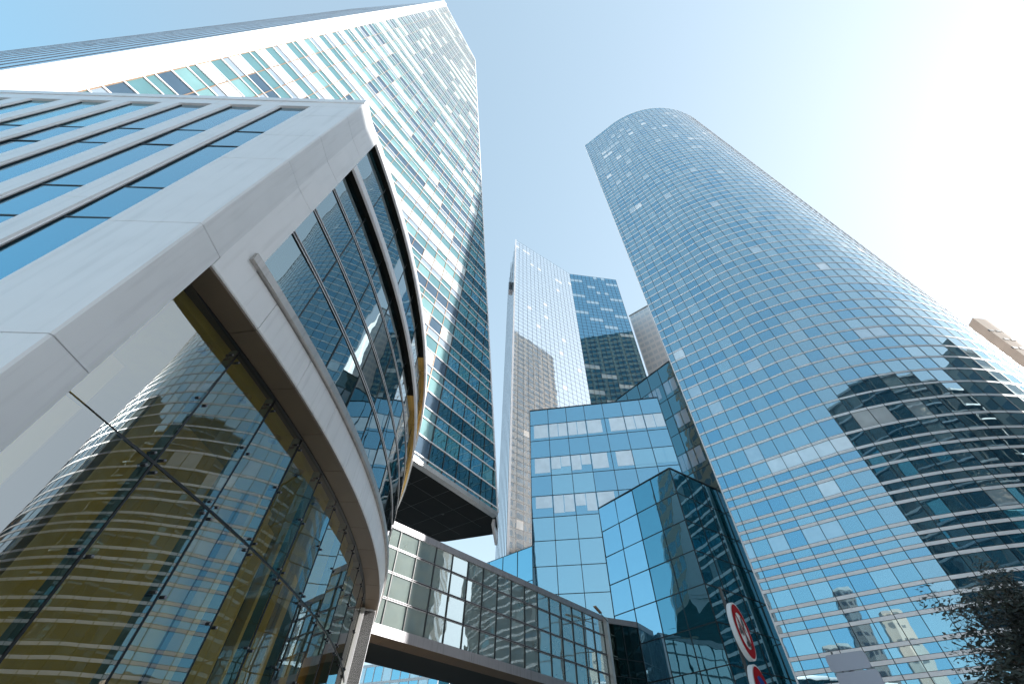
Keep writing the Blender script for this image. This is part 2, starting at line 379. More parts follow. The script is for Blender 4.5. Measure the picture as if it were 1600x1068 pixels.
# ================================================================== SETTING
def ground(mb): mb.face([(-1500, -1500, -EYE), (1500, -1500, -EYE), (1500, 1500, -EYE), (-1500, 1500, -EYE)], 'paving')
one(ground, 'ground', kind='structure')

# ================================================================== ROUND TOWER (right)
def round_tower():
    t = thing('round_glass_tower', (45, 45), 'tall round blue glass tower with thin white bands at every floor, right of centre', 'skyscraper')
    A = (26.4, 46.5); K = (36.2, 38.15); C = (53.0, 61.36); RR = 29.2
    H = 175.0
    lv = [-1.7, 0.6, 1.65, 2.7, 4.65, 5.7, 6.75, 8.65, 9.7, 10.75, 12.6, 13.6, 14.65, 15.45 + 0.9, 17.4, 18.4, 19.44, 21.33, 22.35, 23.40, 25.24, 26.36, 27.61, 29.56, 31.96]
    while lv[-1] + 2.06 < H: lv.append(lv[-1] + 2.058)
    lv[-1] = H
    # plan stations: flat part then round part
    st = []
    d, L = unit(A, K); n0 = Vector((d.y, -d.x))
    if n0.dot(Vector((-A[0], -A[1]))) < 0: n0 = -n0
    us = [0, 0.75] + [0.75 + (L - 0.75) * k / 7 for k in range(1, 8)]
    for u in us: st.append((A[0] + d.x * u, A[1] + d.y * u, n0.x, n0.y))
    nflat = len(st)
    th0 = math.atan2(K[1] - C[1], K[0] - C[0]); step = 1.74 / RR; nc = 34
    rs = math.hypot(K[0] - C[0], K[1] - C[1])
    cst = [(C[0] + rs * math.cos(th0 + step * k), C[1] + rs * math.sin(th0 + step * k), math.cos(th0 + step * k), math.sin(th0 + step * k)) for k in range(nc + 1)]
    segs = [(st[i], st[i + 1], True) for i in range(nflat - 1)] + [(cst[i], cst[i + 1], False) for i in range(nc)]
    P = Panes(t, occ=[ANNEX], tilt=0.10)
    rnd = random.Random(3)
    rowblind = {}
    for ci, (p, q, flat) in enumerate(segs):
        run = 0
        for j in range(len(lv) - 1):
            z0, z1 = lv[j], lv[j + 1]; tall = (z1 - z0) > 1.5
            n = Vector(((p[2] + q[2]) / 2, (p[3] + q[3]) / 2, 0)).normalized()
            r = rnd.random(); rb = rowblind.setdefault(j, rnd.random())
            mt = 'tower_glass'
            if r < 0.28: mt = 'tower_glass_deep'
            elif r < 0.36: mt = 'tower_glass_light'
            office = (j >= 23 and j % 2 == 1) or (j < 23 and tall)
            if office:
                pr = 0.035 + (0.20 if rb < 0.2 else 0)
                if run: pr = 0.45
                if rnd.random() < pr: mt = rnd.choice(['tower_blind', 'tower_blind_dim', 'tower_blind_dim', 'tower_blind_dim']); 
            if 31.9 > z1 > 29 and 4 <= ci <= 8 or (j == 23 and ci in (10, 11)): mt = 'tower_blind' if office or z1 > 31 else mt
            P.add([(p[0], p[1], z0), (q[0], q[1], z0), (q[0], q[1], z1), (p[0], p[1], z1)], n, mt)
    P.finish()
    path = [(s[0], s[1], s[2], s[3]) for s in st]
    # bands wrap flat and round parts
    full = path[:-1] + [(K[0], K[1], (st[-1][2] + cst[0][2]) / 2, (st[-1][3] + cst[0][3]) / 2)] + [(s[0], s[1], s[2], s[3]) for s in cst[1:]]
    for z in lv[1:]:
        h = 0.15 if z < 32.5 else 0.125
        def f(mb):
            mb.sweep(full, [(-0.02, z - h), (0.03, z - h), (0.03, z + h), (-0.02, z + h)], 'white_metal')
            mb.sweep(full, [(-0.03, z - h - 0.035), (0.018, z - h - 0.035), (0.018, z + h + 0.035), (-0.03, z + h + 0.035)], 'dark_gasket')
        one(f, 'floor_band', t)
    for s in st[1:] + cst[1:]:
        nv = Vector((s[2], s[3], 0)); tv = Vector((-s[3], s[2], 0))
        one(lambda mb: mb.box(Vector((s[0], s[1], -1.7)) - tv * 0.03 - nv * 0.02, tv * 0.06, nv * 0.055, Vector((0, 0, H + 1.7)), 'dark_gasket'), 'mullion', t)
    # white edge trim at the free left edge
    dv = Vector((d.x, d.y, 0)); nv = Vector((n0.x, n0.y, 0))
    one(lambda mb: mb.box(Vector((A[0], A[1], -1.7)) - dv * 0.14 - nv * 0.3, dv * 0.13, nv * 0.44, Vector((0, 0, H + 1.9)), 'white_metal'), 'edge_trim', t)
    # solid body with a masonry rear
    e = cst[-1]
    poly = [(s[0] - s[2] * 0.12, s[1] - s[3] * 0.12) for s in st] + [(s[0] - s[2] * 0.12, s[1] - s[3] * 0.12) for s in cst[1:]] + [(88, 66), (80, 72)]
    one(lambda mb: mb.prism(poly, -1.7, H - 0.1, 'brown_facade', top='concrete_grey'), 'wall', t)
round_tower()

# ================================================================== SLANTED STRIPED TOWER (upper left)
def granite():
    t = thing('slanted_prow_tower', (-20, 30), 'tall tower with slanted right edge and white, teal and navy panels in streaks, upper left', 'skyscraper')
    c = 25.5; na = R(-52.3); da = R(37.7)
    nn = Vector((math.sin(na), math.cos(na), 0)); D = Vector((math.sin(da), math.cos(da), 0)); nout = -nn
    O = nn * c
    def pt(u, h, off=0.0): p = O + D * u + nout * off; return Vector((p.x, p.y, h))
    def edge(h): return 6.0 + (182.0 - h) * 0.1572
    def roof(u): return 196.0 - (u + 12.0) * 0.78
    hb = 20.9; uL = -12.6; uF = 21.2
    # rows
    rows = []; z = 42.11 - 5.2 * 8
    while z < 198:
        rows += [(z - 1.3 - 1.85 + 1.3 - 0.0, None)] if False else []
        rows.append((z, z + 1.95, 'o')); rows.append((z - 3.3 + 3.3 + 1.95, z + 1.95 + 1.30 * 0 + 2.0, 't')); rows.append((z + 3.95, z + 5.2, 's')); z += 5.2
    # order going up: opaque, tall glass, small glass
    mu = [uL + 1.875 * k for k in range(0, 26)]; mu[18:] = [uF + 1.84 * k for k in range(0, 8)]
    def clip(poly, f):                       # keep f(u,h) >= 0
        out = []
        for i in range(len(poly)):
            a, b = poly[i], poly[(i + 1) % len(poly)]; fa, fb = f(*a), f(*b)
            if fa >= 0: out.append(a)
            if (fa >= 0) != (fb >= 0):
                s = fa / (fa - fb); out.append((a[0] + (b[0] - a[0]) * s, a[1] + (b[1] - a[1]) * s))
        return out
    cl = [lambda u, h: h - hb, lambda u, h: edge(h) - u, lambda u, h: roof(u) - h]
    P = Panes(t, 'facade_panel', occ=[HULL], tilt=0.10)
    rnd = random.Random(11)
    state = {}
    for ri, (z0, z1, k) in enumerate(rows):
        white = rnd.random() < 0.5
        for i in range(len(mu) - 1):
            if rnd.random() < 0.20: white = not white
            u0, u1 = mu[i], mu[i + 1]; q = [(u0, z0), (u1, z0), (u1, z1), (u0, z1)]
            for f in cl:
                q = clip(q, f)
                if len(q) < 3: break
            if len(q) < 3: continue
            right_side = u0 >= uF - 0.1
            r = rnd.random()
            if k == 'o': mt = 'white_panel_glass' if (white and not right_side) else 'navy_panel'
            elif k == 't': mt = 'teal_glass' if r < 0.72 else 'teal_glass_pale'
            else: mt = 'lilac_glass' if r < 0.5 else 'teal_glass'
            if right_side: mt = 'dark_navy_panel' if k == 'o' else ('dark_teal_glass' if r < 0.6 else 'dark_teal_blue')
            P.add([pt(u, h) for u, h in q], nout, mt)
    P.finish()
    for i, u in enumerate(mu):
        h1 = min(roof(u), 182 - (u - 6) / 0.1572)
        if h1 < hb + 0.5: continue
        mt = 'dark_gasket' if i >= 18 else 'copper_cap'; ww = 0.13 if i == 18 else 0.075
        one(lambda mb: mb.box(pt(u - ww / 2, hb, -0.03), D * ww, nout * 0.09, Vector((0, 0, h1 - hb)), mt), 'mullion', t)
    for z0, z1, k in rows:
        if z0 < hb + 0.1: continue
        ue = min(edge(z0), (196 - z0) / 0.78 - 12 if z0 > 170 else 99)
        if ue < uL + 0.5: continue
        one(lambda mb: mb.box(pt(uL, z0 - 0.055, -0.03), D * (ue - uL), nout * 0.13, Vector((0, 0, 0.11)), 'white_metal'), 'transom', t)
    # bottom rail
    one(lambda mb: mb.box(pt(uL, hb - 0.45, -0.5), D * (edge(hb) - uL), nout * 0.62, Vector((0, 0, 0.45)), 'sill_metal'), 'bottom_rail', t)
    # white corner panels, joints every 5.9 m
    jp = [-1.7] + [29.0 - 5.9 * k for k in range(4, -1, -1)]
    while jp[-1] < 196: jp.append(jp[-1] + 5.9)
    jp[-1] = 197.5
    for a, b in zip(jp[:-1], jp[1:]):
        def f(mb):
            g = 0.03
            P0 = [pt(uL - 0.02, 0, 0.02), pt(uL - 0.35, 0, 0.38), pt(-14.25, 0, 0.38), pt(-14.6, 0, -0.15), pt(uL - 0.02, 0, -0.6)]
            mb.prism([(p.x, p.y) for p in P0], a + g, b - g, 'white_cladding')
        one(f, 'corner_panel', t)
    # side wall running away to the left
    s0 = pt(-14.5, 0, -0.2); s1 = Vector((-60, 6.9, 0))
    P2 = Panes(t, 'side_window', occ=[HULL], tilt=0.05)
    lv = [-1.7 + 5.2 * k for k in range(39)]
    curtain(t, P2, (s0.x, s0.y), (s1.x, s1.y), lv, 9, lambda i, j, a, b: 'side_glass', mull='brushed_steel', mw=0.10, md=0.03, trans=False, out=(0, -1))
    P2.finish()
    # end face, soffit and rear (one closed body)
    def body(mb):
        b = [(-29.2, 4.9), (pt(edge(hb), 0, -0.12).x, pt(edge(hb), 0, -0.12).y), (-0.9, 44.6), (-6.8, 46.9), (-22, 48), (-60, 30), (-60, 7.2)]
        e1 = pt(6.0, 0, -0.12)
        tp = [(-29.2, 4.9, 196), (e1.x, e1.y, 181.8), (-16.6, 24.5, 181.8), (-20.0, 26, 182), (-34, 30, 192), (-60, 28, 192), (-60, 7.2, 192)]
        lo = [Vector((x, y, hb - 0.2)) for x, y in b]; hi = [Vector(p) for p in tp]
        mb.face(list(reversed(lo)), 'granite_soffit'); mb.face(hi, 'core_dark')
        for k in range(7):
            l = (k + 1) % 7; mb.face([lo[k], lo[l], hi[l], hi[k]], 'white_cladding' if k in (1,) else ('brown_facade' if k in (2, 3, 4, 5) else 'core_dark'))
    one(body, 'wall', t)
    # soffit panel joints and recessed downlights
    def joints(mb):
        nb = nn
        for k in range(12):
            p = pt(31 - 2.9 * k, hb - 0.212, -0.5); L = 13.5 if k < 2 else 17.5
            mb.box(p, nb * L, D * 0.045, Vector((0, 0, 0.008)), 'soffit_joint')
        for q, ue in ((3.0, 32.5), (6.0, 32.5), (9.0, 31.8), (12.0, 30.5), (15.0, 27)):
            mb.box(pt(-3, hb - 0.216, -q), D * (ue + 3), nb * 0.045, Vector((0, 0, 0.008)), 'soffit_joint')
    one(joints, 'soffit_joint', t)
    for k in range(6):
        for q in (4.5, 10.5):
            p = pt(28.2 - 5.8 * k, hb - 0.225, -q)
            one(lambda mb: mb.tube(p, p + Vector((0, 0, 0.02)), 0.16, 0.16, 'soffit_joint', 12), 'soffit_light', t)
    # triangular grey fin under the tip
    def fin(mb):
        e = pt(edge(hb), hb + 0.4, 0.05)
        p = [e, e + Vector((0.10, 4.2, -0.1)), e + Vector((0.06, 3.6, -2.1)), e + Vector((-0.35, 1.6, -0.9))]
        q = [v + Vector((-0.25, 0.02, 0)) for v in p]
        mb.face(p, 'white_metal'); mb.face(q[::-1], 'white_metal')
        for k in range(4): mb.face([p[k], q[k], q[(k + 1) % 4], p[(k + 1) % 4]], 'white_metal')
    one(fin, 'tip_fin', t)
    # white trim along the leaning edge
    def trim(mb):
        a = pt(edge(hb), hb, 0.0); b = pt(6.0, 182, 0.0); dv = D * 0.14
        lo = [a, a + dv, a + dv + nout * 0.12, a + nout * 0.12]; hi = [b, b + dv, b + dv + nout * 0.12, b + nout * 0.12]
        for k in range(4): mb.face([lo[k], lo[(k + 1) % 4], hi[(k + 1) % 4], hi[k]], 'white_metal')
    one(trim, 'edge_trim', t)
    def roofcap(mb):
        a = pt(uL, 196.4, 0.0); b = pt(6.0, 182, 0.0)
        mb.box(a, b - a, nout * 0.15, Vector((0, 0, 0.5)), 'white_metal')
    one(roofcap, 'roof_edge', t)
granite()

# ================================================================== CURVED WHITE BUILDING (foreground left)
CC = Vector((-43.0, 12.0)); RC = 38.5
def arc(r, y0, y1, n):
    a0 = math.asin((y0 - CC.y) / r); a1 = math.asin((y1 - CC.y) / r)
    return [(CC.x + r * math.cos(a0 + (a1 - a0) * k / n), CC.y + r * math.sin(a0 + (a1 - a0) * k / n), math.cos(a0 + (a1 - a0) * k / n), math.sin(a0 + (a1 - a0) * k / n)) for k in range(n + 1)]
def apt(r, y, z=0.0):
    a = math.asin((y - CC.y) / r); return Vector((CC.x + r * math.cos(a), y, z)), Vector((math.cos(a), math.sin(a), 0))
def hull():
    t = thing('curved_white_building', (-12, 10), 'low white clad building with a curved glass front, foreground left', 'building')
    H1, HF, HS, HB, HR, HP = 6.4, 7.27, 7.68, 13.62, 16.35, 16.8
    WCL = 'white_cladding'
    # ---- left wall: piers and windows
    y0 = 3.2; yg = 3.275
    tops = [15.75, 12.7, 11.3, 8.38, 6.93, 4.05, 2.6, -0.25, -1.7]
    xs = [(-7.05 - 1.69 * k, -8.05 - 1.69 * k) for k in range(14)]
    P = Panes(t, 'window_pane', tilt=0.25)
    for k, (xr, xl) in enumerate(xs):
        for a, b in zip(tops[:-1], tops[1:]):
            up = a > 15
            mt = 'window_blue' if not ((k >= 3 and up) or (k >= 5 and random.random() < 0.5)) else 'window_blue_pale'
            P.add([(xl, yg, b), (xr, yg, b), (xr, yg, a), (xl, yg, a)], Vector((0, -1, 0)), mt, tilt=0.2)
        def fr(mb):
            for z in tops[1:-1]: mb.box((xl, yg - 0.015, z - 0.018), (xr - xl, 0, 0), (0, 0.03, 0), (0, 0, 0.036), 'dark_gasket')
            mb.box((xl, yg - 0.02, -1.7), (0.03, 0, 0), (0, 0.04, 0), (0, 0, 17.4), 'dark_gasket'); mb.box((xr - 0.03, yg - 0.02, -1.7), (0.03, 0, 0), (0, 0.04, 0), (0, 0, 17.4), 'dark_gasket')
        one(fr, 'window_frame', t)
        def pier(mb):
            x1 = xl; x0 = xl - 0.65
            for a, b in ((HR, 12.0), (12.0, 7.65), (7.65, 3.3), (3.3, -1.7)):
                q = [(x0, y0 + 0.3), (x0, y0 + 0.02), (x0 + 0.03, y0), (x1 - 0.07, y0), (x1 - 0.05, y0 + 0.035), (x1, y0 + 0.035), (x1, y0 + 0.3)]
                mb.prism(q, b + 0.006, a - 0.006, WCL)
        one(pier, 'pier', t)
    P.finish()
    # head band with coping
    one(lambda mb: (mb.box((-31, y0 - 0.004, 15.75), (25.55, 0, 0), (0, 0.4, 0), (0, 0, 0.62), WCL), mb.box((-31, y0 - 0.03, 16.40), (25.6, 0, 0), (0, 0.5, 0), (0, 0, 0.42), WCL)), 'parapet', t)
    # solid corner pier (between windows and curved front) in storey-high panels
    zs = [HP, 14.5, 12.2, 10.19, 6.69, 3.68, 0.9, -1.7]
    xk, xe = -5.40, -7.04
    ye = 3.86
    for a, b in zip(zs[:-1], zs[1:]):
        def f(mb):
            g = 0.009; cxp = apt(RC, 4.50)[0]
            q = [(xe, y0), (xk - 0.03, y0), (xk, y0 + 0.03), (-5.375, ye)]
            if b > H1 - 0.5: q += [(cxp.x - 0.0, 4.50), (cxp.x - 0.6, 4.50)]
            else: q += [(-5.8, ye)]
            q += [(xe, y0 + 0.35)]
            mb.prism(q, b + g, a - g, WCL)
        one(f, 'corner_panel', t)
    one(lambda mb: mb.prism([(xe + 0.02, y0 + 0.04), (xk - 0.05, y0 + 0.04), (-5.42, ye - 0.03), (-5.9, ye - 0.03)], -1.7, HP - 0.1, 'seam'), 'corner_backing', t)
    # ---- fascia of the first floor (curved), in panels
    ys = [ye] + [5.3 + 1.66 * k for k in range(0, 19)]
    ys = [y for y in ys if y < 33]
    for k, (a, b) in enumerate(zip(ys[:-1], ys[1:])):
        def f(mb):
            pa = arc(RC, a + 0.009, b - 0.009, 4)
            mb.sweep(pa, [(-0.5, H1 + 0.02), (-0.02, H1 + 0.02), (0.0, H1 + 0.04), (0.0, HF), (-0.5, HF)], WCL)
            mb.sweep(pa, [(-0.62, H1 - 0.03), (-0.03, H1 - 0.03), (-0.03, H1 + 0.015), (-0.62, H1 + 0.015)], 'brown_soffit')
        one(f, 'fascia_panel', t)
    A = arc(RC, ye, 33, 60)
    one(lambda mb: mb.sweep(arc(RC, 3.9, 33, 60), [(-0.68, H1 - 0.06), (-0.60, H1 - 0.06), (-0.60, H1 + 0.2), (-0.68, H1 + 0.2)], 'dark_gasket'), 'glass_head_rail', t)
    S0 = 4.42
    # sill ledge, mid ledge, roof ledge
    def sill(mb):
        pa = arc(RC, 4.24, 33, 60)
        mb.sweep(pa, [(-0.45, HF + 0.02), (0.06, HF + 0.02), (0.08, HF + 0.05), (0.08, HF + 0.26), (-0.45, HS)], 'sill_metal')
    one(sill, 'sill_ledge', t, smooth=False)
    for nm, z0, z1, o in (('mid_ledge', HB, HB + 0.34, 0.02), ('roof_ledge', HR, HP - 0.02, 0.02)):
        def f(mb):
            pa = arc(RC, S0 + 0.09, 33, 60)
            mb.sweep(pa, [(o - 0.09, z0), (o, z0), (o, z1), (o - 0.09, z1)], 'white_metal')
            for ya, yb, mm in ((S0 + 0.09, 15.2, 'black_soffit'), (15.2, 33, 'sunlit_soffit')):  # far stretch of the underside coloured as if sunlit
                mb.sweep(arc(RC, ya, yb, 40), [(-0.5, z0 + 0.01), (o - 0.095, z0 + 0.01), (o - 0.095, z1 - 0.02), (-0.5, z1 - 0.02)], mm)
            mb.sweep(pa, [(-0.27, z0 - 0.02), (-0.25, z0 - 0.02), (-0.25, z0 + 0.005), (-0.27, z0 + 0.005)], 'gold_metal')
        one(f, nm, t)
    # upper glass
    RG = RC - 0.23
    my = [4.50, 6.17] + [6.17 + 1.66 * k for k in range(1, 17)]
    rows = [HS - 0.1, 9.42, 10.78, 12.28, HB + 0.05]
    P = Panes(t, 'curved_pane', tilt=0.22)
    for rr in (rows, [HB + 0.3, HR + 0.05]):
        for a, b in zip(my[:-1], my[1:]):
            for z0, z1 in zip(rr[:-1], rr[1:]):
                p, n1 = apt(RG, a); q, n2 = apt(RG, b)
                P.add([V3(p, z0), V3(q, z0), V3(q, z1), V3(p, z1)], (n1 + n2).normalized(), 'curved_glass')
    P.finish()
    for y in my[1:]:
        p, n = apt(RG, y); tv = Vector((-n.y, n.x, 0))
        one(lambda mb: mb.box(V3(p, HS - 0.1) - tv * 0.018 - n * 0.02, tv * 0.036, n * 0.035, Vector((0, 0, HR - HS + 0.1)), 'dark_gasket'), 'mullion', t)
    for z in rows[1:-1]:
        def f(mb):
            pa = arc(RG, S0 + 0.08, 31, 50)
            for dz in (-0.07, 0.04): mb.sweep(pa, [(-0.01, z + dz), (0.022, z + dz), (0.022, z + dz + 0.026), (-0.01, z + dz + 0.026)], 'white_metal')
            mb.sweep(pa, [(-0.012, z - 0.08), (0.012, z - 0.08), (0.012, z + 0.08), (-0.012, z + 0.08)], 'dark_gasket')
        one(f, 'transom', t)
    # ---- lower glazed wall on point fixings
    RL = RC - 0.65
    ml = [3.9, 5.88] + [5.88 + 1.5 * k for k in range(1, 11)]
    yend = 20.9
    ml = [y for y in ml if y < yend - 0.4] + [yend]
    lr = [-1.7, -0.6, 3.70, H1 + 0.05]
    P = Panes(t, 'lobby_pane', tilt=0.18)
    for a, b in zip(ml[:-1], ml[1:]):
        for z0, z1 in zip(lr[:-1], lr[1:]):
            p, n1 = apt(RL, a); q, n2 = apt(RL, b)
            if a < 4: p = p + Vector((0.085, 0, 0)); n1 = n2 = Vector((q.y - p.y, p.x - q.x, 0)).normalized()
            tv = (q - p).normalized() * 0.012
            if z0 < -1.6: P.add([V3(p + tv, z0), V3(q - tv, z0), V3(q - tv, z1 - .012), V3(p + tv, z1 - .012)], (n1 + n2).normalized(), 'dark_box_glass')
            else: P.add([V3(p + tv, z0 + .012), V3(q - tv, z0 + .012), V3(q - tv, z1 - .012), V3(p + tv, z1 - .012)], (n1 + n2).normalized(), 'lobby_glass')
    P.finish()
    for y in ml[1:-1]:
        p, n = apt(RL, y); tv = Vector((-n.y, n.x, 0))
        one(lambda mb: mb.box(V3(p, -1.7) - tv * 0.018 - n * 0.02, tv * 0.036, n * 0.03, Vector((0, 0, H1 + 1.7)), 'dark_gasket'), 'seal', t)
        one(lambda mb: mb.box(V3(p, -1.7) - tv * 0.010 - n * 0.33, tv * 0.020, n * 0.28, Vector((0, 0, H1 + 1.7)), 'dark_gasket') if False else mb.box(V3(p, -1.7) - tv * 0.008 - n * 0.24, tv * 0.016, n * 0.20, Vector((0, 0, H1 + 1.7)), 'fin_glass'), 'glass_fin', t)
        for z in (6.13, 4.98, 3.70, 2.31, 0.9):
            def f(mb):
                zz = [(0, 0.0)] if z in (6.13, 4.98, 2.31, 0.9) else [(0, -0.11), (0, 0.11)]
                for _, dz in zz:
                    for sgn in (-1, 1):
                        c0 = V3(p, z + dz) + tv * (0.11 * sgn)
                        mb.tube(c0 - n * 0.10, c0 + n * 0.035, 0.028, 0.028, 'dark_metal', 10)
                        mb.sphere(c0 + n * 0.035, 0.022, 'brushed_steel')
                        mb.tube(c0 - n * 0.08, V3(p, z) - n * 0.14, 0.014, 0.014, 'dark_metal', 6)
                mb.tube(V3(p, z) - n * 0.10, V3(p, z) - n * 0.22, 0.03, 0.03, 'dark_metal', 8)
            one(f, 'spider_fitting', t)
    one(lambda mb: mb.sweep(arc(RL, 3.9, yend, 40), [(-0.02, 3.68), (0.012, 3.68), (0.012, 3.72), (-0.02, 3.72)], 'dark_gasket'), 'seal', t)
    # ---- lobby interior: coloured panels, ceiling with downlights, floor
    RI = RC - 3.3
    one(lambda mb: mb.sweep(arc(RL - 0.3, 3.6, yend, 30), [(-6.5, H1 - 0.1), (-0.02, H1 - 0.1), (-0.02, H1 + 0.1), (-6.5, H1 + 0.1)], 'olive_ceiling'), 'ceiling', t)
    rnd = random.Random(5); y = 0.2; a0 = math.asin((3.5 - CC.y) / RI); ang = a0
    for k in range(26):
        wd = rnd.choice([0.7, 0.9, 1.1]); dp = rnd.choice([0, 0.12, -1.2, 0.5])
        mt = rnd.choice(['mustard_panel', 'ochre_panel', 'olive_panel', 'mustard_panel'])
        if dp == -1.2: mt = 'olive_panel'
        a1 = ang + wd / RI
        def f(mb):
            r = RI + dp
            pa = [(CC.x + r * math.cos(ang + (a1 - ang) * j / 2), CC.y + r * math.sin(ang + (a1 - ang) * j / 2), math.cos(ang), math.sin(ang)) for j in (0, 1, 2)]
            mb.sweep(pa, [(-0.3, -1.7), (0, -1.7), (0, H1 - 0.12), (-0.3, H1 - 0.12)], mt)
        one(f, 'lobby_panel', t)
        ang = a1
    one(lambda mb: mb.sweep(arc(RL - 0.4, 3.6, yend, 20), [(-7, -1.72), (0.4, -1.72), (0.4, -1.55), (-7, -1.55)], 'lobby_floor'), 'floor', t)
    for y in [4.4, 5.7] + [7.2 + 1.5 * k for k in range(9)]:
        p, n = apt(RL - 0.55, y)
        def f(mb):
            mb.tube(V3(p, H1 - 0.24), V3(p, H1 - 0.1), 0.13, 0.13, 'olive_panel', 14)
        dl = one(f, 'downlight', t)
        one(lambda mb: mb.tube(V3(p, H1 - 0.255), V3(p, H1 - 0.243), 0.075, 0.075, 'dark_metal', 12), 'lens', dl)
    # ---- end column under the fascia
    pc, n = apt(RC - 0.35, 21.5); tv = Vector((-n.y, n.x, 0))
    def colm(mb):
        q = pc - tv * 0.1; w1 = n * 0.62; w2 = tv * 0.5
        for a, b in ((-1.7, 1.5), (1.5, 3.9), (3.9, H1 - 0.03)):
            mb.box(V3(q, a + 0.006) - n * 0.35, w1, w2, Vector((0, 0, b - a - 0.012)), WCL)
        mb.box(V3(q, -1.7) - n * 0.33, w1 * 0.94, w2 * 0.95, Vector((0, 0, H1 + 1.6)), 'seam')
    one(colm, 'end_column', t)
    pj, n = apt(RL - 0.0, 20.95)
    one(lambda mb: mb.box(V3(pj, -1.7) - n * 0.25, n * 0.34, Vector((-n.y, n.x, 0)) * 0.14, Vector((0, 0, H1 + 1.6)), WCL), 'glass_jamb', t)
    # ---- core
    def core(mb):
        up = [(x, y) for x, y, _, _ in arc(RC - 0.45, 4.55, 32.5, 30)]
        mb.prism(up + [(-31, 32.5), (-31, 4.0), (-6.2, 4.0)], H1 + 0.12, HP - 0.2, 'core_dark')
        lo = [(x, y) for x, y, _, _ in arc(RC - 5.2, 3.9, 32, 20)]
        mb.prism(lo + [(-31, 32), (-31, 3.6), (-10, 3.6)], -1.7, H1 + 0.08, 'core_dark')
        mb.prism([(-31, 3.5), (-5.95, 3.5), (-5.95, 3.8), (-31, 3.8)], -1.7, HP - 0.2, 'core_dark')
        en = [(x, y) for x, y, _, _ in arc(RC - 0.7, 22.2, 32, 8)]
        mb.prism(en + [(-12, 32), (-12, 22.2)], -1.7, H1 + 0.08, 'brown_soffit')
    one(core, 'wall', t)
hull()

# ================================================================== FOOTBRIDGE
G = 1.165
def bridge():
    t = thing('glazed_footbridge', (1, 36), 'enclosed glazed footbridge rising between the curved white building and the blue annex', 'footbridge')
    a = Vector((-6.6 * G, 26.1 * G, 0)); b = Vector((8.75 * G, 42.0 * G, 0)); D = (b - a).normalized(); L = (b - a).length
    n = Vector((D.y, -D.x, 0)); 
    if n.dot(-a) < 0: n = -n
    z0, z1, zb = 7.05 * G, 12.05 * G, 6.55 * G
    a2 = a - D * 3.0
    P = Panes(t, occ=[HULL], tilt=0.35)
    N_ = 15; us = [0.0 - 3.0] + [G * (1.45 * k + 0.02) for k in range(N_)] + [L]
    lv = [z0, 8.32 * G, 9.64 * G, 10.98 * G, z1]
    curtain(t, P, (a.x, a.y), (b.x, b.y), lv, us, lambda i, j, x, y: 'bridge_glass', mw=0.07, md=0.08, trans=False)
    P.finish()
    for z in lv[1:-1]:
        def f(mb):
            for dz in (-0.07, 0.03): mb.box(a2 + Vector((0, 0, z + dz)), D * (L + 3), n * 0.07, Vector((0, 0, 0.035)), 'brushed_steel')
            mb.box(a2 + Vector((0, 0, z - 0.03)), D * (L + 3), n * 0.03, Vector((0, 0, 0.06)), 'dark_gasket')
        one(f, 'transom', t)
    for nm, q0, q1, o in (('top_fascia', z1, z1 + 0.46, 0.12), ('bottom_fascia', zb, z0, 0.12)):
        for k in range(8):
            u0 = -3 + (L + 3) * k / 8; u1 = -3 + (L + 3) * (k + 1) / 8
            one(lambda mb: mb.box(a + D * (u0 + 0.008) + Vector((0, 0, q0)) - n * 0.1, D * (u1 - u0 - 0.016), n * (0.1 + o), Vector((0, 0, q1 - q0)), 'brushed_steel'), nm, t)
    # brown bevel and black underside
    for k in range(16):
        u0 = -3 + (L + 3) * k / 16 + 0.01; u1 = -3 + (L + 3) * (k + 1) / 16 - 0.01
        def f(mb):
            p = [a + D * u0 + n * 0.1 + Vector((0, 0, zb - 0.01)), a + D * u1 + n * 0.1 + Vector((0, 0, zb - 0.01)), a + D * u1 - n * 0.75 + Vector((0, 0, zb - 0.22)), a + D * u0 - n * 0.75 + Vector((0, 0, zb - 0.22))]
            q = [v + Vector((0, 0, 0.06)) for v in p]
            mb.face(p, 'bevel_brown'); mb.face(q[::-1], 'bevel_brown')
            for i in range(4): mb.face([p[i], q[i], q[(i + 1) % 4], p[(i + 1) % 4]], 'brown_soffit')
        one(f, 'soffit_panel', t)
    one(lambda mb: mb.box(a2 - n * 5.2 + Vector((0, 0, zb - 0.16)), D * (L + 3), n * 4.4, Vector((0, 0, 0.5)), 'black_soffit'), 'deck', t)
    one(lambda mb: mb.box(a2 - n * 5.2 + Vector((0, 0, z1 + 0.1)), D * (L + 3), n * 5.1, Vector((0, 0, 0.28)), 'dark_metal'), 'roof', t)
    one(lambda mb: mb.box(a2 - n * 5.2 + Vector((0, 0, z0)), D * (L + 3), n * 0.2, Vector((0, 0, z1 - z0 + 0.2)), 'dark_box_glass'), 'rear_wall', t)
    one(lambda mb: mb.box(a2 - n * 2.2 + Vector((0, 0, z0)), D * (L + 3), n * 0.1, Vector((0, 0, z1 - z0 + 0.2)), 'core_dark'), 'inner_wall', t)
    return b, D, n
bb, bD, bn = bridge()
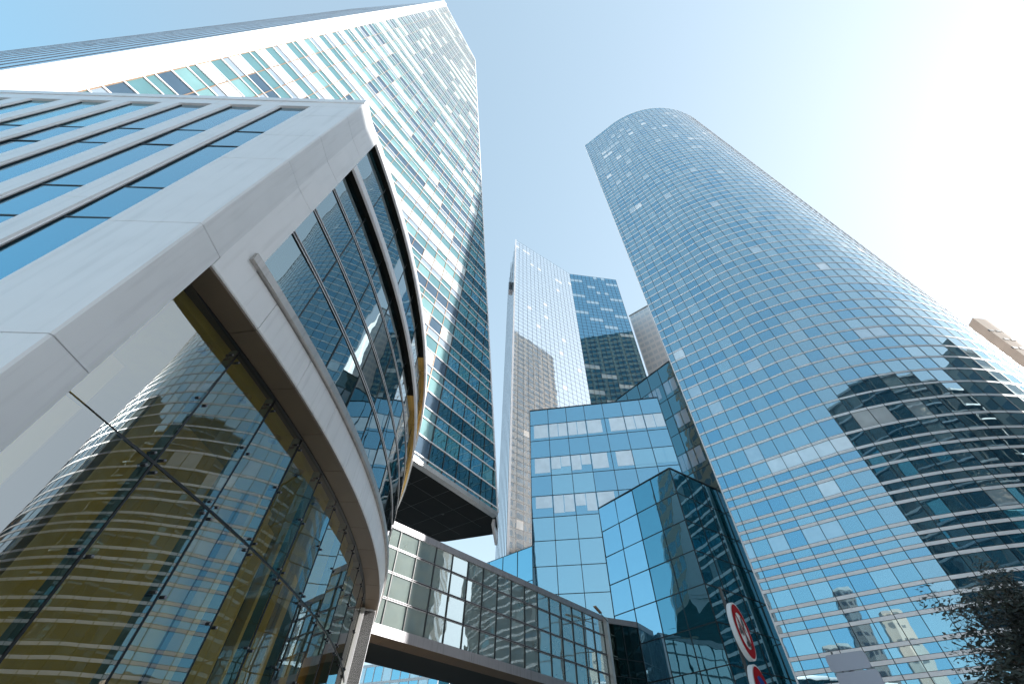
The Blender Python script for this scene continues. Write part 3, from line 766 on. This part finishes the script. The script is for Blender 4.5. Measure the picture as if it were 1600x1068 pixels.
def link():
    t = thing('dark_glass_stair_tower', (11, 44), 'small dark glazed stair tower where the footbridge meets the annex', 'building')
    a = (8.98 * G, 42.45 * G); b = (12.05 * G, 43.5 * G)
    P = Panes(t, tilt=0.3)
    lv = [-1.7, 0.8, 4.0, 7.2, 9.8, 11.2, 12.1 * G]
    curtain(t, P, a, b, lv, 2, lambda i, j, x, y: 'dark_box_glass', mull='dark_metal', tmat='dark_metal', tw=0.05)
    P.finish()
    d, L = unit(a, b); D = Vector((d.x, d.y, 0)); n = Vector((d.y, -d.x, 0))
    A = Vector((a[0], a[1], 0))
    one(lambda mb: mb.box(A + n * 0.0 - n * 0.2 + Vector((0, 0, 12.1 * G)), D * L, n * 0.28, Vector((0, 0, 0.5)), 'brushed_steel'), 'top_fascia', t)
    one(lambda mb: mb.prism([(a[0], a[1] + 0.1), (b[0], b[1] + 0.1), (b[0] - 1.5, b[1] + 2.4), (a[0] - 1.5, a[1] + 3)], -1.7, 12.4 * G, 'core_dark'), 'wall', t)
    # pale upright post at the joint
    def post(mb):
        p = Vector((8.62 * G, 41.75 * G, -1.7)); mb.box(p, bD * 0.38, bn * 0.38, Vector((0, 0, 12.3 * G + 1.7)), 'sill_metal')
    one(post, 'corner_post', t)
link()
def lamp():
    t = thing('wall_street_lamp', (8.6, 41.3), 'slim street lamp on an arm beside the right end of the footbridge', 'street lamp')
    p0 = Vector((8.7 * G, 41.6 * G, 11.9 * G)) + bn * 0.4; p1 = p0 - bD * 3.6 + Vector((0, 0, 0.25)) + bn * 1.0
    one(lambda mb: (mb.tube(p0, p0 + (p1 - p0) * 0.6, 0.04, 0.035, 'dark_metal')), 'arm', t)
    def head(mb):
        d = (p1 - p0).normalized(); s = p0 + (p1 - p0) * 0.55; sd = Vector((-d.y, d.x, 0)).normalized()
        mb.box(s - sd * 0.13, (p1 - s), sd * 0.26, Vector((0, 0, 0.10)), 'copper_cap')
    one(head, 'lamp_head', t)
lamp()

# ================================================================== BLUE GLASS ANNEX
S = 1.06
F_ = (11.6 * S, 50.1 * S); Cn = (18.1 * S, 40.7 * S); Rf = (27.0 * S, 46.2 * S)
H2 = 26.78 * S; T1L = (3.21 * S, 51.83 * S); T1R = (22.74 * S, 47.78 * S); H1a = 43.94 * S
row = 2.965 * S
def annex():
    t = thing('blue_glass_annex', (13, 43), 'stepped blue mirror glass block with rows of pale blinds, in front of the towers', 'office block')
    lv = [H1a - row * k for k in range(15)]; lv = sorted(lv); lv[0] = -1.7
    P = Panes(t, occ=[[(1046, 731), (940, 795), (955, 915), (960, 1100), (1160, 1100)], BRIDGE], tilt=0.10)
    top = len(lv) - 2
    rnd = random.Random(2)
    def mf(i, j, nc, nr):
        k = top - j
        return 'annex_glass' if k <= 2 else ('annex_glass_pale' if rnd.random() < 0.25 or k > 5 else 'annex_glass')
    n = curtain(t, P, T1L, T1R, lv, 7, mf, tw=0.07, mw=0.08)
    # roller blinds behind the glass of rows 2, 4 and 6, hanging to different depths
    d, L = unit(T1L, T1R); D = Vector((d.x, d.y, 0)); A = Vector((T1L[0], T1L[1], 0)); cw = L / 7
    for k in (1, 3, 5):
        z1 = H1a - row * k - 0.10; 
        for i in range(7):
            if k == 5 and i > 3: continue
            halves = [(0.08, 0.92)] if (i in (0, 3) or (k == 5 and i > 2)) else [(0.03, 0.49), (0.52, 0.97)]
            if i == 0: halves = [(0.20, 0.96)]
            if i == 3: halves = [(0.04, 0.80)]
            if i == 4: halves = [(0.22, 0.98)]
            for h0, h1 in halves:
                dep = rnd.choice([0.86, 0.86, 0.84, 0.7, 0.6]) if k > 1 else 0.86
                if k == 3 and i > 4: mt = 'annex_glass_pale'
                else: mt = 'annex_blind'
                p = A + D * (cw * (i + h0)) + n * 0.012
                mb = MB(); w = D * (cw * (h1 - h0)); hh = row * dep - 0.15
                mb.box(p + Vector((0, 0, z1 - hh)), w, n * 0.008, Vector((0, 0, hh)), mt)
                build(mb, 'blind', t)
    P.finish()
    # dark green upper block
    T3a = (20.4 * S, 51.1 * S); T3c = (25.5 * S, 43.85 * S); H3 = 48.8 * S
    dd = Vector((T1R[0] - T3c[0], T1R[1] - T3c[1])).normalized()
    T3a = (T1R[0] + dd.x * 8.0, T1R[1] + dd.y * 8.0)
    lv3 = sorted([H3 - row * 1.05 * k for k in range(16)]); lv3[0] = -1.7
    P = Panes(t, 'dark_pane', occ=[[(1046, 731), (940, 795), (955, 915), (960, 1100), (1160, 1100)]], tilt=0.35)
    d3, L3 = unit(T3a, T3c)
    us = [0, 2.4, 5.0, 7.3, 9.6, L3]; us = [u for u in us if u < L3 - 0.5] + [L3]
    n3 = curtain(t, P, T3a, T3c, lv3, us, lambda i, j, x, y: 'annex_dark', tw=0.07, mw=0.07)
    P.finish()
    D3 = Vector((d3.x, d3.y, 0)); A3 = Vector((T3a[0], T3a[1], 0))
    for k in (1, 3, 5, 7):
        for i in range(2, len(us) - 1):
            w = us[i + 1] - us[i]
            for h in (0.05, 0.38, 0.70):
                if rnd.random() < 0.2: continue
                mb = MB(); hh = row * 0.78
                mb.box(A3 + D3 * (us[i] + w * h) + n3 * 0.012 + Vector((0, 0, H3 - row * 1.05 * k - 0.12 - hh)), D3 * (w * 0.28), n3 * 0.008, Vector((0, 0, hh)), 'lilac_glass')
                build(mb, 'blind', t)
    # lower corner block
    lv2 = [H2 - row * k for k in range(12)]; lv2 = sorted(z for z in lv2 if z > -1.5); lv2 = [-1.7] + lv2
    P = Panes(t, 'corner_pane', tilt=0.35)
    curtain(t, P, F_, Cn, lv2, 4, lambda i, j, x, y: 'annex_corner' if i >= 2 else 'annex_cube', tw=0.08, mw=0.07, first=0)
    curtain(t, P, Cn, Rf, lv2, 4, lambda i, j, x, y: 'annex_corner', tw=0.08, mw=0.08)
    P.finish()
    def body(mb):
        e = 0.1
        mb.prism([(T1L[0] + .05, T1L[1] + e), (F_[0], F_[1] + e), (T1R[0] - .1, T1R[1] + e), (T1R[0] + 1, T1R[1] + 6), (T1L[0] + 3, T1L[1] + 12)], -1.7, H1a - 0.05, 'core_dark')
        mb.prism([(F_[0] + .1, F_[1] + e), (Cn[0], Cn[1] + 0.16), (Rf[0] - .05, Rf[1] + 0.1), (Rf[0] + 0.5, Rf[1] + 4), (F_[0] + 6, F_[1] + 3)], -1.7, H2 - 0.05, 'core_dark')
        mb.prism([(T3a[0] + .1, T3a[1] + .02), (T3c[0] + .1, T3c[1] + .05), (T3c[0] + 1, T3c[1] + 3), (T3a[0] + 3, T3a[1] + 3)], -1.7, H3 - 0.05, 'core_dark')
    one(body, 'wall', t)
    def cop(mb):
        for a, b, z in ((T1L, T1R, H1a), (F_, Cn, H2), (Cn, Rf, H2), (T3a, T3c, H3)):
            d, L = unit(a, b); D = Vector((d.x, d.y, 0)); nn = Vector((d.y, -d.x, 0))
            if nn.dot(Vector((-a[0], -a[1], 0))) < 0: nn = -nn
            mb.box(Vector((a[0], a[1], z - 0.02)) - nn * 0.2, D * L, nn * 0.3, Vector((0, 0, 0.12)), 'dark_metal')
    one(cop, 'roof_edge', t)
    # pale low wing at the left foot
    a, b = (-4.2, 62.8), (3.47, 55.5); z = 24.3
    P = Panes(t, 'wing_pane', tilt=0.1)
    curtain(t, P, a, b, [-1.7, 4, 8.1, 12.2, 16.2, 20.2, z], 4, lambda i, j, x, y: 'annex_glass_pale')
    P.finish()
    one(lambda mb: mb.prism([(a[0], a[1] + .1), (b[0], b[1] + .15), (b[0] + 1, b[1] + 5), (a[0] + 1, a[1] + 4)], -1.7, z - 0.1, 'core_dark'), 'wing_wall', t)
annex()

# ================================================================== TWIN-FACED GLASS TOWER (centre)
def twin():
    t = thing('pale_angular_tower', (22, 100), 'tall angular glass tower with one pale and one deep blue face, centre', 'skyscraper')
    A = (0.4, 82.6); B = (25.3, 98.6); C = (46.8, 101.0); H = 165
    lv = [-1.7 + (H + 1.7) * k / 84 for k in range(85)]
    P = Panes(t, occ=[ANNEX, HULL], tilt=0.06)
    rnd = random.Random(9)
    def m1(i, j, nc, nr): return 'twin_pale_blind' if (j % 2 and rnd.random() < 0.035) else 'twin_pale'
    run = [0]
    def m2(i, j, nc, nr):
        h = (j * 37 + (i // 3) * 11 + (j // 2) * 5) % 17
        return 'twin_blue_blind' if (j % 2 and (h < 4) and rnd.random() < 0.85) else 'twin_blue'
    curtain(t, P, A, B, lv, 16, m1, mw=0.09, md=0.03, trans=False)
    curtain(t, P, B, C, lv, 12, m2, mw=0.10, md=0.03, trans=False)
    curtain(t, P, (-2.4, 104), A, lv[::2], 8, lambda *a: 'twin_pale', mw=0.1, trans=False, out=(-1, -0.2))
    P.finish()
    def tr(mb, z):
        for a, b in ((A, B), (B, C)):
            d, L = unit(a, b); D = Vector((d.x, d.y, 0)); nn = Vector((d.y, -d.x, 0))
            if nn.dot(Vector((-a[0], -a[1], 0))) < 0: nn = -nn
            mb.box(Vector((a[0], a[1], z - 0.04)) - nn * 0.02, D * L, nn * 0.045, Vector((0, 0, 0.08)), 'dark_metal')
    for z in lv[20:]: one(lambda mb: tr(mb, z), 'transom', t)
    one(lambda mb: mb.box((A[0] - 0.25, A[1] - 0.1, -1.7), (0.5, 0.05, 0), (-0.05, 0.5, 0), (0, 0, H + 2), 'white_metal'), 'corner_trim', t)
    one(lambda mb: mb.prism([(A[0] + .05, A[1] + .2), (B[0], B[1] + .15), (C[0] - .1, C[1] + .1), (C[0] + 4, C[1] + 22), (12, 118), (-2.2, 104)], -1.7, H - 0.1, 'core_dark'), 'wall', t)
    g = thing('window_cleaning_cradle', (-1, 90), 'small dark cradle hanging on the left edge of the pale tower', 'cradle')
    def cr(mb):
        mb.box((-1.9, 93, 142), (0.8, 0, 0), (0, 2.0, 0), (0, 0, 6.0), 'dark_metal')
        mb.box((-2.0, 92.9, 141.7), (1.1, 0, 0), (0, 2.4, 0), (0, 0, 0.4), 'brushed_steel')
    one(cr, 'platform', g)
    one(lambda mb: (mb.tube((-1.5, 93.5, 150), (-1.5, 93.5, 165), 0.05, 0.05, 'dark_metal'), mb.tube((-1.5, 94.7, 150), (-1.5, 94.7, 165), 0.05, 0.05, 'dark_metal')), 'cable', g)
twin()

# ================================================================== OTHER BUILDINGS
def block(name, poly, h, mat, lab, cat='building', group=None, roofmat='concrete_grey', extra=None):
    cx = sum(p[0] for p in poly) / len(poly); cy = sum(p[1] for p in poly) / len(poly)
    t = thing(name, (cx, cy), lab, cat, group)
    one(lambda mb: mb.prism(poly, -1.7, h, mat), 'wall', t)
    rp = [(cx + (x - cx) * 1.01, cy + (y - cy) * 1.01) for x, y in poly]
    one(lambda mb: mb.prism(rp, h, h + 0.8, roofmat), 'roof', t)
    if extra: extra(t)
    return t
# pale tower far behind, one side shows beside the blue face; sun and haze are in its colour
block('pale_distant_tower', [(57, 121), (86, 151), (104, 140), (72, 108)], 164, 'pale_facade', 'faint pale lattice tower far behind the blue faced tower', 'skyscraper')
# tan tower at the right edge with staggered slot windows
def tan():
    t = thing('tan_concrete_tower', (170, 95), 'tan concrete tower with curved top edge and short slot windows, far right', 'building')
    H = 114
    raw = [(153.5, 80.4), (158, 80.8), (163.5, 82), (169, 83.4), (174.5, 85.2), (180, 88), (184.5, 91.5)]
    pts = []
    for k in range(24):
        u = k / 23.0 * 5.999; i = int(u); f = u - i
        (x0, y0), (x1, y1) = raw[i], raw[i + 1]; d, _ = unit(raw[i], raw[i + 1])
        pts.append((x0 + (x1 - x0) * f, y0 + (y1 - y0) * f, d.y, -d.x))
    pts.append((184.5, 91.5, pts[-1][2], pts[-1][3]))
    poly = [(p[0], p[1]) for p in pts]
    one(lambda mb: mb.prism(poly + [(186, 112), (162, 108)], -1.7, H, 'concrete_tan', top='concrete_grey'), 'wall', t)
    for row_ in range(16):
        z = H - 7 - row_ * 4.2
        for k in range(12):
            if row_ > 5: continue
            u = (k + 0.5 * (row_ % 2)) / 12.0; i = min(23, int(u * 24)); f = u * 24 - i
            x = pts[i][0] * (1 - f) + pts[i + 1][0] * f; y = pts[i][1] * (1 - f) + pts[i + 1][1] * f; n = Vector((pts[i][2], pts[i][3], 0)); tv = Vector((-n.y, n.x, 0))
            one(lambda mb: mb.box(Vector((x, y, z)) - n * 0.3, tv * 1.5, n * 0.36, Vector((0, 0, 0.8)), 'slot_dark'), 'slot_window', t) if row_ < 4 else None
tan()
# blue glass building seen under the bridge
def under(t):
    pass
def farblue():
    t = thing('low_blue_glass_office', (-8, 92), 'low blue glass office seen through the gap under the footbridge', 'building')
    P = Panes(t, occ=[HULL], tilt=0.2)
    lv = [-1.7, 2, 5, 8, 11, 14, 16.2]
    curtain(t, P, (-24, 82), (-9, 74), lv, 10, lambda i, j, x, y: 'annex_glass_pale' if (i + j) % 3 else 'annex_blind', mull='white_metal', tmat='white_metal', mw=0.12, tw=0.35)
    curtain(t, P, (-9, 74), (16, 88), lv, 16, lambda i, j, x, y: 'annex_glass' if (i + j) % 3 else 'annex_blind', mull='white_metal', tmat='white_metal', mw=0.12, tw=0.35)
    P.finish()
    one(lambda mb: mb.prism([(-24, 82.2), (-9, 74.3), (16, 88.2), (16, 100), (-24, 100)], -1.7, 16.1, 'core_dark'), 'wall', t)
farblue()
# town behind the viewer, which the glass mirrors
def rear_slab():
    t = thing('dark_banded_office', (60, -18), 'dark glass office with pale floor bands, mirrored in the lower right of the round tower', 'office block')
    P = Panes(t, tilt=0.5); H = 62.0
    lv = [-1.7 + (H + 1.7) * k / 16 for k in range(17)]
    rnd = random.Random(4)
    def mf(i, j, nc, nr):
        r = rnd.random()
        return 'rear_blind' if (r < 0.10) else ('dark_teal_glass' if r < 0.2 else 'rear_glass')
    pts = [(19, -9), (40, -5.5), (62, -4.5), (84, -6), (104, -9.5)]
    for a, b in zip(pts[:-1], pts[1:]):
        curtain(t, P, a, b, lv, 7, mf, mull='rear_mullion', mw=0.16, md=0.35, trans=False, out=(0, 1))
    curtain(t, P, (19, -9), (22, -34), lv, 6, mf, mull='rear_mullion', mw=0.16, md=0.35, trans=False, out=(-1, 0))
    P.finish()
    for z in lv[1:]:
        def f(mb):
            for a, b in zip(pts[:-1], pts[1:]):
                d, L = unit(a, b); mb.box((a[0], a[1], z - 0.35), (b[0] - a[0], b[1] - a[1], 0), (-d.y * 0.5, d.x * 0.5, 0), (0, 0, 0.5 if z > 60 else 0.32), 'sill_metal')
        one(f, 'floor_band', t)
    one(lambda mb: mb.prism([(p[0], p[1] - 0.15) for p in pts] + [(106, -40), (22.1, -34)], -1.7, H - 0.1, 'core_dark'), 'wall', t)
rear_slab()
block('dark_slab_tower', [(132, -6), (158, -14), (150, -34), (126, -26)], 92, 'dark_facade', 'dark slab tower mirrored near the right edge of the round tower', 'skyscraper')
block('brown_stone_office', [(-40, -36), (-8, -40), (-10, -62), (-44, -58)], 22, 'brown_facade', 'low brown office opposite the blue annex, mirrored in its glass')
block('beige_office', [(84, 0.5), (84, 22.4), (106, 22.4), (106, 0.5)], 61, 'beige_facade', 'beige office slab mirrored in the glass of the footbridge')
block('golden_stone_office', [(93, 33), (97, 47), (118, 52), (116, 30)], 35, 'brown_facade', 'sunlit golden brown office mirrored in the lobby glass')
for i, (x, y, r, h, wh) in enumerate([(-99, -52, 2.4, 74, 'thinnest and tallest'), (-80.5, -72.5, 2.9, 61, 'second tallest'), (-72.5, -80, 3.6, 52, 'pale sunlit'), (-86, -66, 4.6, 45, 'lowest and widest')]):
    poly = [(x + r * (1.2 if k % 4 == 0 else 1.0) * math.cos(k * math.pi / 8), y + r * (1.2 if k % 4 == 0 else 1.0) * math.sin(k * math.pi / 8)) for k in range(16)]
    block('rounded_housing_tower', poly, h, 'sunlit_patchy' if i == 2 else 'patchy_facade', '%s mottled housing tower mirrored in the foot of the round tower' % wh, 'tower block', 'housing towers mirrored in the round tower')

# ================================================================== SIGNS
def disc(mb, c, n, up, r0, r1, off, mat, seg=36, th=0.004):
    """flat ring or disc facing n"""
    rt = up.cross(n).normalized()
    pr = []
    for k in range(seg):
        a = 2 * math.pi * k / seg; v = rt * math.cos(a) + up * math.sin(a); pr.append(v)
    i = len(mb.v)
    for v in pr: mb.v.append(c + n * off + v * r1)
    if r0 > 0:
        for v in pr: mb.v.append(c + n * off + v * r0)
        for k in range(seg): mb.f.append([i + k, i + (k + 1) % seg, i + seg + (k + 1) % seg, i + seg + k]); mb.m.append(mb.mi(mat))
    else:
        mb.f.append([i + k for k in range(seg)]); mb.m.append(mb.mi(mat))
def signs():
    na = R(130); n = Vector((math.sin(na), math.cos(na), 0)); upv = Vector((0, 0, 1)); rt = upv.cross(n)
    d0 = 7.0; a = R(26.05)
    base = Vector((math.sin(a) * d0, math.cos(a) * d0, 0))
    pole = thing('sign_pole', (base.x, base.y), 'slim grey pole carrying the two round road signs', 'pole')
    one(lambda mb: mb.tube(base - n * 0.08 + Vector((0, 0, -1.7)), base - n * 0.08 + Vector((0, 0, 2.28)), 0.022, 0.022, 'pole_grey', 12), 'shaft', pole)
    def plate(c, lab, kind):
        t = thing('round_road_sign', (base.x, base.y), lab, 'road sign')
        def rim(mb):
            seg = 40; r = 0.315; i = len(mb.v)
            for o in (-0.02, 0.035):
                for k in range(seg): q = 2 * math.pi * k / seg; mb.v.append(c + n * o + rt * (r * math.cos(q)) + upv * (r * math.sin(q)))
            for k in range(seg): mb.f.append([i + k, i + (k + 1) % seg, i + seg + (k + 1) % seg, i + seg + k]); mb.m.append(mb.mi('sign_white'))
            mb.f.append([i + k for k in range(seg)]); mb.m.append(mb.mi('sign_back'))
            mb.f.append([i + seg + k for k in range(seg)]); mb.m.append(mb.mi('sign_white'))
        pl = one(rim, 'plate', t)
        def bar(mb, x0, y0, x1, y1, w, off, mt):
            p = c + n * off + rt * x0 + upv * y0; q = c + n * off + rt * x1 + upv * y1; d = (q - p).normalized(); s = n.cross(d) * w / 2
            mb.face([p - s, q - s, q + s, p + s], mt)
        if kind == 0:
            one(lambda mb: disc(mb, c, n, upv, 0.20, 0.295, 0.039, 'sign_red'), 'red_ring', pl)
            def sym(mb):
                K = 1.15
                def blob(x, y, r, mt='sign_black'): disc(mb, c + rt * x * K + upv * y * K, n, upv, 0, r * 1.35, 0.041, mt, 12)
                def ring(x, y, r0, r1): disc(mb, c + rt * x * K + upv * y * K, n, upv, r0, r1, 0.041, 'sign_black', 14)
                def lk(x0, y0, x1, y1, w): bar(mb, x0 * K, y0 * K, x1 * K, y1 * K, w * 1.7, 0.041, 'sign_black')
                blob(0.06, 0.130, 0.018); lk(0.06, 0.115, 0.055, 0.05, 0.034); lk(0.055, 0.06, 0.09, 0.0, 0.016); lk(0.055, 0.06, 0.02, 0.0, 0.016); lk(0.06, 0.105, 0.11, 0.07, 0.012)
                ring(-0.125, -0.03, 0.016, 0.032); ring(-0.05, -0.03, 0.016, 0.032)
                lk(-0.125, -0.03, -0.05, -0.03, 0.012); lk(-0.09, -0.02, -0.10, 0.045, 0.022); blob(-0.085, 0.065, 0.014); lk(-0.10, 0.04, -0.06, 0.0, 0.012)
                ring(0.0, -0.13, 0.012, 0.030); ring(0.085, -0.13, 0.012, 0.030)
                lk(0.0, -0.115, 0.085, -0.115, 0.030); lk(0.05, -0.11, 0.04, -0.06, 0.026); blob(0.045, -0.045, 0.015)
            one(sym, 'pictograms', pl)
            one(lambda mb: bar(mb, -0.15, 0.15, 0.15, -0.15, 0.030, 0.044, 'sign_red'), 'red_slash', pl)
        else:
            one(lambda mb: disc(mb, c, n, upv, 0.0, 0.215, 0.038, 'sign_blue'), 'blue_field', pl)
            one(lambda mb: disc(mb, c, n, upv, 0.205, 0.295, 0.041, 'sign_red'), 'red_ring', pl)
            one(lambda mb: bar(mb, -0.16, 0.16, 0.16, -0.16, 0.05, 0.044, 'sign_red'), 'red_slash', pl)
        one(lambda mb: (mb.tube(c - n * 0.035 + upv * -0.12, c - n * 0.10 + upv * -0.12, 0.02, 0.02, 'pole_grey'), mb.tube(c - n * 0.035 + upv * 0.12, c - n * 0.10 + upv * 0.12, 0.02, 0.02, 'pole_grey')), 'bracket', t)
    zc_ = d0 * math.tan(R(14.0))
    plate(base + Vector((0, 0, zc_)), 'upper round sign with red ring, red slash and black pictograms', 0)
    plate(base + Vector((0, 0, zc_ - 0.67)), 'lower round sign with red ring round a blue field', 1)
signs()
def plates():
    d0 = 8.2; a = R(34.2); base = Vector((math.sin(a) * d0, math.cos(a) * d0, 0)); rt = Vector((math.cos(a + 0.12), -math.sin(a + 0.12), 0)); n = Vector((-math.sin(a + 0.12), -math.cos(a + 0.12), 0))
    p = thing('plate_pole', (base.x, base.y), 'grey pole behind the two blank rectangular plates', 'pole')
    one(lambda mb: mb.tube(base - n * 0.06 + Vector((0, 0, -1.7)), base - n * 0.06 + Vector((0, 0, 1.60)), 0.03, 0.03, 'pole_grey', 10), 'shaft', p)
    for k, (zt, dx, hh, wd) in enumerate(((1.655, -0.22, 0.185, 0.475), (1.455, -0.19, 0.21, 0.49))):
        t = thing('blank_sign_plate', (base.x, base.y), ('upper blank grey plate with rounded corners, right of the round signs', 'lower blank grey plate with rounded corners, cut by the bottom edge')[k], 'sign')
        def f(mb):
            r = 0.035; pts = []
            for cx, cz, a0 in ((wd - r, hh - r, 0), (r, hh - r, 90), (r, r, 180), (wd - r, r, 270)):
                for q in range(5): an = R(a0 + 90 * q / 4.0); pts.append((cx + r * math.cos(an), cz + r * math.sin(an)))
            o = base + rt * dx + Vector((0, 0, zt - hh))
            fr = [o + rt * x + Vector((0, 0, z)) + n * 0.03 for x, z in pts]; bk = [v - n * 0.045 for v in fr]
            mb.face(fr, 'sign_back'); mb.face(bk[::-1], 'sign_back')
            for i in range(len(fr)): j = (i + 1) % len(fr); mb.face([fr[i], bk[i], bk[j], fr[j]], 'sign_back')
        one(f, 'plate', t)
        one(lambda mb: mb.tube(base + rt * (dx + 0.1) + n * 0.02 + Vector((0, 0, zt - 0.01)), base + rt * (dx + 0.1) + n * 0.0 + Vector((0, 0, zt + 0.03)), 0.012, 0.012, 'pole_grey', 6), 'clip', t)
plates()

# ================================================================== TREE (bottom right)
def tree():
    a = R(50.0); d0 = 14.0; b = Vector((math.sin(a) * d0, math.cos(a) * d0, -1.7))
    t = thing('dark_leafy_tree', (b.x, b.y), 'dark backlit tree at the bottom right corner', 'tree')
    rnd = random.Random(21)
    def trunk(mb):
        mb.tube(b, b + Vector((0.05, 0, 1.6)), 0.16, 0.12, 'bark', 12)
        mb.tube(b + Vector((0.05, 0, 1.6)), b + Vector((0.1, 0.05, 3.6)), 0.12, 0.06, 'bark', 10)
    one(trunk, 'trunk', t)
    tips = []
    def limbs(mb):
        for k in range(95):
            z = 0.6 + 3.7 * rnd.random(); an = rnd.random() * 6.283; L = 0.8 + 2.3 * rnd.random() * (1.15 - (z - 0.6) / 4.8)
            p = b + Vector((0.06, 0, z)); q = p + Vector((math.cos(an) * L, math.sin(an) * L, 0.5 + 0.7 * rnd.random()))
            mb.tube(p, q, 0.03, 0.008, 'bark', 6); tips.append((p, q))
            for j in range(4):
                s = p + (q - p) * (0.4 + 0.6 * rnd.random()); e = s + Vector((rnd.gauss(0, .35), rnd.gauss(0, .35), 0.15 + rnd.random() * 0.4)); mb.tube(s, e, 0.010, 0.003, 'bark', 5); tips.append((s, e))
    one(limbs, 'limbs', t)
    def crown(mb):
        cl = []
        for p, q in tips:
            cl.append((p + (q - p) * 0.75, 0.34)); cl.append((q, 0.30))
        for c, r in cl:
            mt0 = rnd.random()
            for k in range(48):
                v = Vector((rnd.gauss(0, 1), rnd.gauss(0, 1), rnd.gauss(0, 1))); v = v.normalized() * r * rnd.random() ** 0.45 * (0.9 + 0.5 * rnd.random())
                o = c + v; s = 0.04 + 0.035 * rnd.random()
                x = Vector((rnd.gauss(0, 1), rnd.gauss(0, 1), rnd.gauss(0, 1))).normalized(); y = x.orthogonal().normalized()
                mt = 'leaf_dark' if mt0 < 0.6 else ('leaf_mid' if rnd.random() < 0.7 else 'leaf_brown')
                mb.face([o - x * s, o - y * s * 0.45, o + x * s * 1.2, o + y * s * 0.45], mt)
    one(crown, 'crown', t)
tree()
